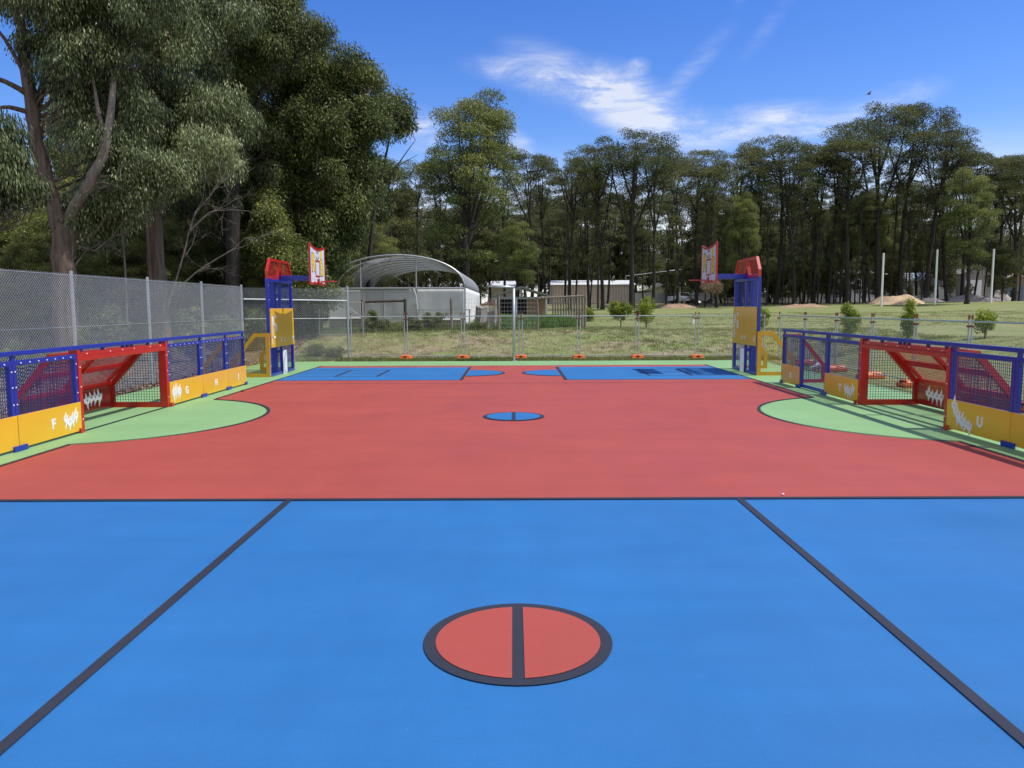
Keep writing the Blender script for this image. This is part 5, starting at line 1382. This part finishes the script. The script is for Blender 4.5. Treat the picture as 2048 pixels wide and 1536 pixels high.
# bearing (radians from +Y) and elevation of a sky direction
brg = mth('ARCTAN2', sp.outputs[0], sp.outputs[1]); elv = mth('ARCSINE', sp.outputs[2])
cb = nd(nt, 'ShaderNodeCombineXYZ'); nt.links.new(brg, cb.inputs[0]); nt.links.new(elv, cb.inputs[1])
def skn(scale, st=(1, 1, 1), rot=0, det=7, rough=.6, dist=0.):
    mp = nd(nt, 'ShaderNodeMapping'); mp.inputs['Scale'].default_value = st; mp.inputs['Rotation'].default_value = (0, 0, rot)
    nt.links.new(cb.outputs[0], mp.inputs['Vector'])
    n_ = nd(nt, 'ShaderNodeTexNoise'); n_.inputs['Scale'].default_value = scale; n_.inputs['Detail'].default_value = det; n_.inputs['Roughness'].default_value = rough
    n_.inputs['Distortion'].default_value = dist; nt.links.new(mp.outputs[0], n_.inputs['Vector']); return n_.outputs['Fac']
def mr(v_, a, b, c=0., d=1.):
    n_ = nd(nt, 'ShaderNodeMapRange', interpolation_type='SMOOTHSTEP'); nt.links.new(v_, n_.inputs[0])
    for i, q in zip((1, 2, 3, 4), (a, b, c, d)): n_.inputs[i].default_value = q
    return n_.outputs[0]
def puff(bx, ey, rx, ry, rot, k):
    mp = nd(nt, 'ShaderNodeMapping', vector_type='TEXTURE'); mp.inputs['Location'].default_value = (bx, ey, 0); mp.inputs['Rotation'].default_value = (0, 0, rot); mp.inputs['Scale'].default_value = (rx, ry, 1)
    nt.links.new(cb.outputs[0], mp.inputs['Vector']); ln_ = nd(nt, 'ShaderNodeVectorMath', operation='LENGTH'); nt.links.new(mp.outputs[0], ln_.inputs[0])
    return mr(ln_.outputs['Value'], 0, 1, k, 0)
puffs = [(.085, .275, .13, .035, -.40, .54), (.145, .245, .095, .050, -.55, .68), (.185, .220, .13, .045, -.25, .62), (.215, .275, .10, .018, .75, .20), (.155, .285, .022, .016, .2, .7),
         (.30, .213, .17, .032, .0, .75), (.42, .218, .10, .026, .25, .6), (.06, .265, .13, .03, -.3, .35), (.005, .285, .09, .022, -.12, .35), (-.115, .215, .045, .035, -.3, .9), (.29, .375, .055, .012, 1.05, .20), (.315, .325, .07, .014, .85, .12), (.01, .20, .05, .02, -.6, .5)]
tot = None
for p in puffs:
    v_ = puff(*p); tot = v_ if tot is None else mth('ADD', tot, v_)
tex = mth('MULTIPLY', mr(skn(10, (1, 2.2, 1), .45, 9, .66, .9), .33, .70, .22, 1.2), mr(skn(26, (.45, 3.0, 1), -.35, 7, .65, .6), .3, .7, .45, 1.2))
cir = mth('MINIMUM', mth('MULTIPLY', tot, tex), .74)
bank = mth('MULTIPLY', mr(elv, .215, .07), mr(skn(4.5, (1, 2.0, 1), 0, 8, .6), .28, .58, .25, 1.0))
over = mth('MULTIPLY', mr(sp.outputs[1], .25, -.35), mr(skn(1.6, (1, 1.4, 1), 0, 7, .6), .34, .58, 0, .9))     # unseen broken cloud, added out of view to make the ambient light less blue
dens = mth('MAXIMUM', mth('MAXIMUM', cir, mth('MULTIPLY', bank, .92)), over)
hs = nd(nt, 'ShaderNodeHueSaturation'); hs.inputs['Hue'].default_value = .520; hs.inputs['Saturation'].default_value = 1.36; hs.inputs['Value'].default_value = 1.0
nt.links.new(sky.outputs[0], hs.inputs['Color'])
mx = nd(nt, 'ShaderNodeMix', data_type='RGBA'); nt.links.new(dens, mx.inputs['Factor']); nt.links.new(hs.outputs[0], mx.inputs['A']); mx.inputs['B'].default_value = (5.2, 5.3, 5.5, 1)
nt.links.new(mx.outputs['Result'], bg.inputs['Color'])

cam = bpy.data.cameras.new('camera'); co = bpy.data.objects.new('camera', cam); link(co)
cam.sensor_width = 36; cam.lens = 36 * 1540 / 2048; cam.clip_start = .05; cam.clip_end = 6000
pitch = math.atan(155 / 1540); yaw = math.atan(3 / 1540); roll = math.radians(.22)
f_ = Vector((-math.sin(yaw) * math.cos(pitch), math.cos(yaw) * math.cos(pitch), -math.sin(pitch)))
r0 = Vector((math.cos(yaw), math.sin(yaw), 0)); u0 = r0.cross(f_); r_ = r0 * math.cos(roll) - u0 * math.sin(roll); u_ = r_.cross(f_)
co.matrix_world = Matrix(((r_.x, u_.x, -f_.x, 0), (r_.y, u_.y, -f_.y, 0), (r_.z, u_.z, -f_.z, CAM_H), (0, 0, 0, 1)))
sc = bpy.context.scene; sc.camera = co
sc.view_settings.view_transform = 'Standard'; sc.view_settings.look = 'None'; sc.view_settings.exposure = .25; sc.view_settings.gamma = 1
sc.cycles.transparent_max_bounces = 24
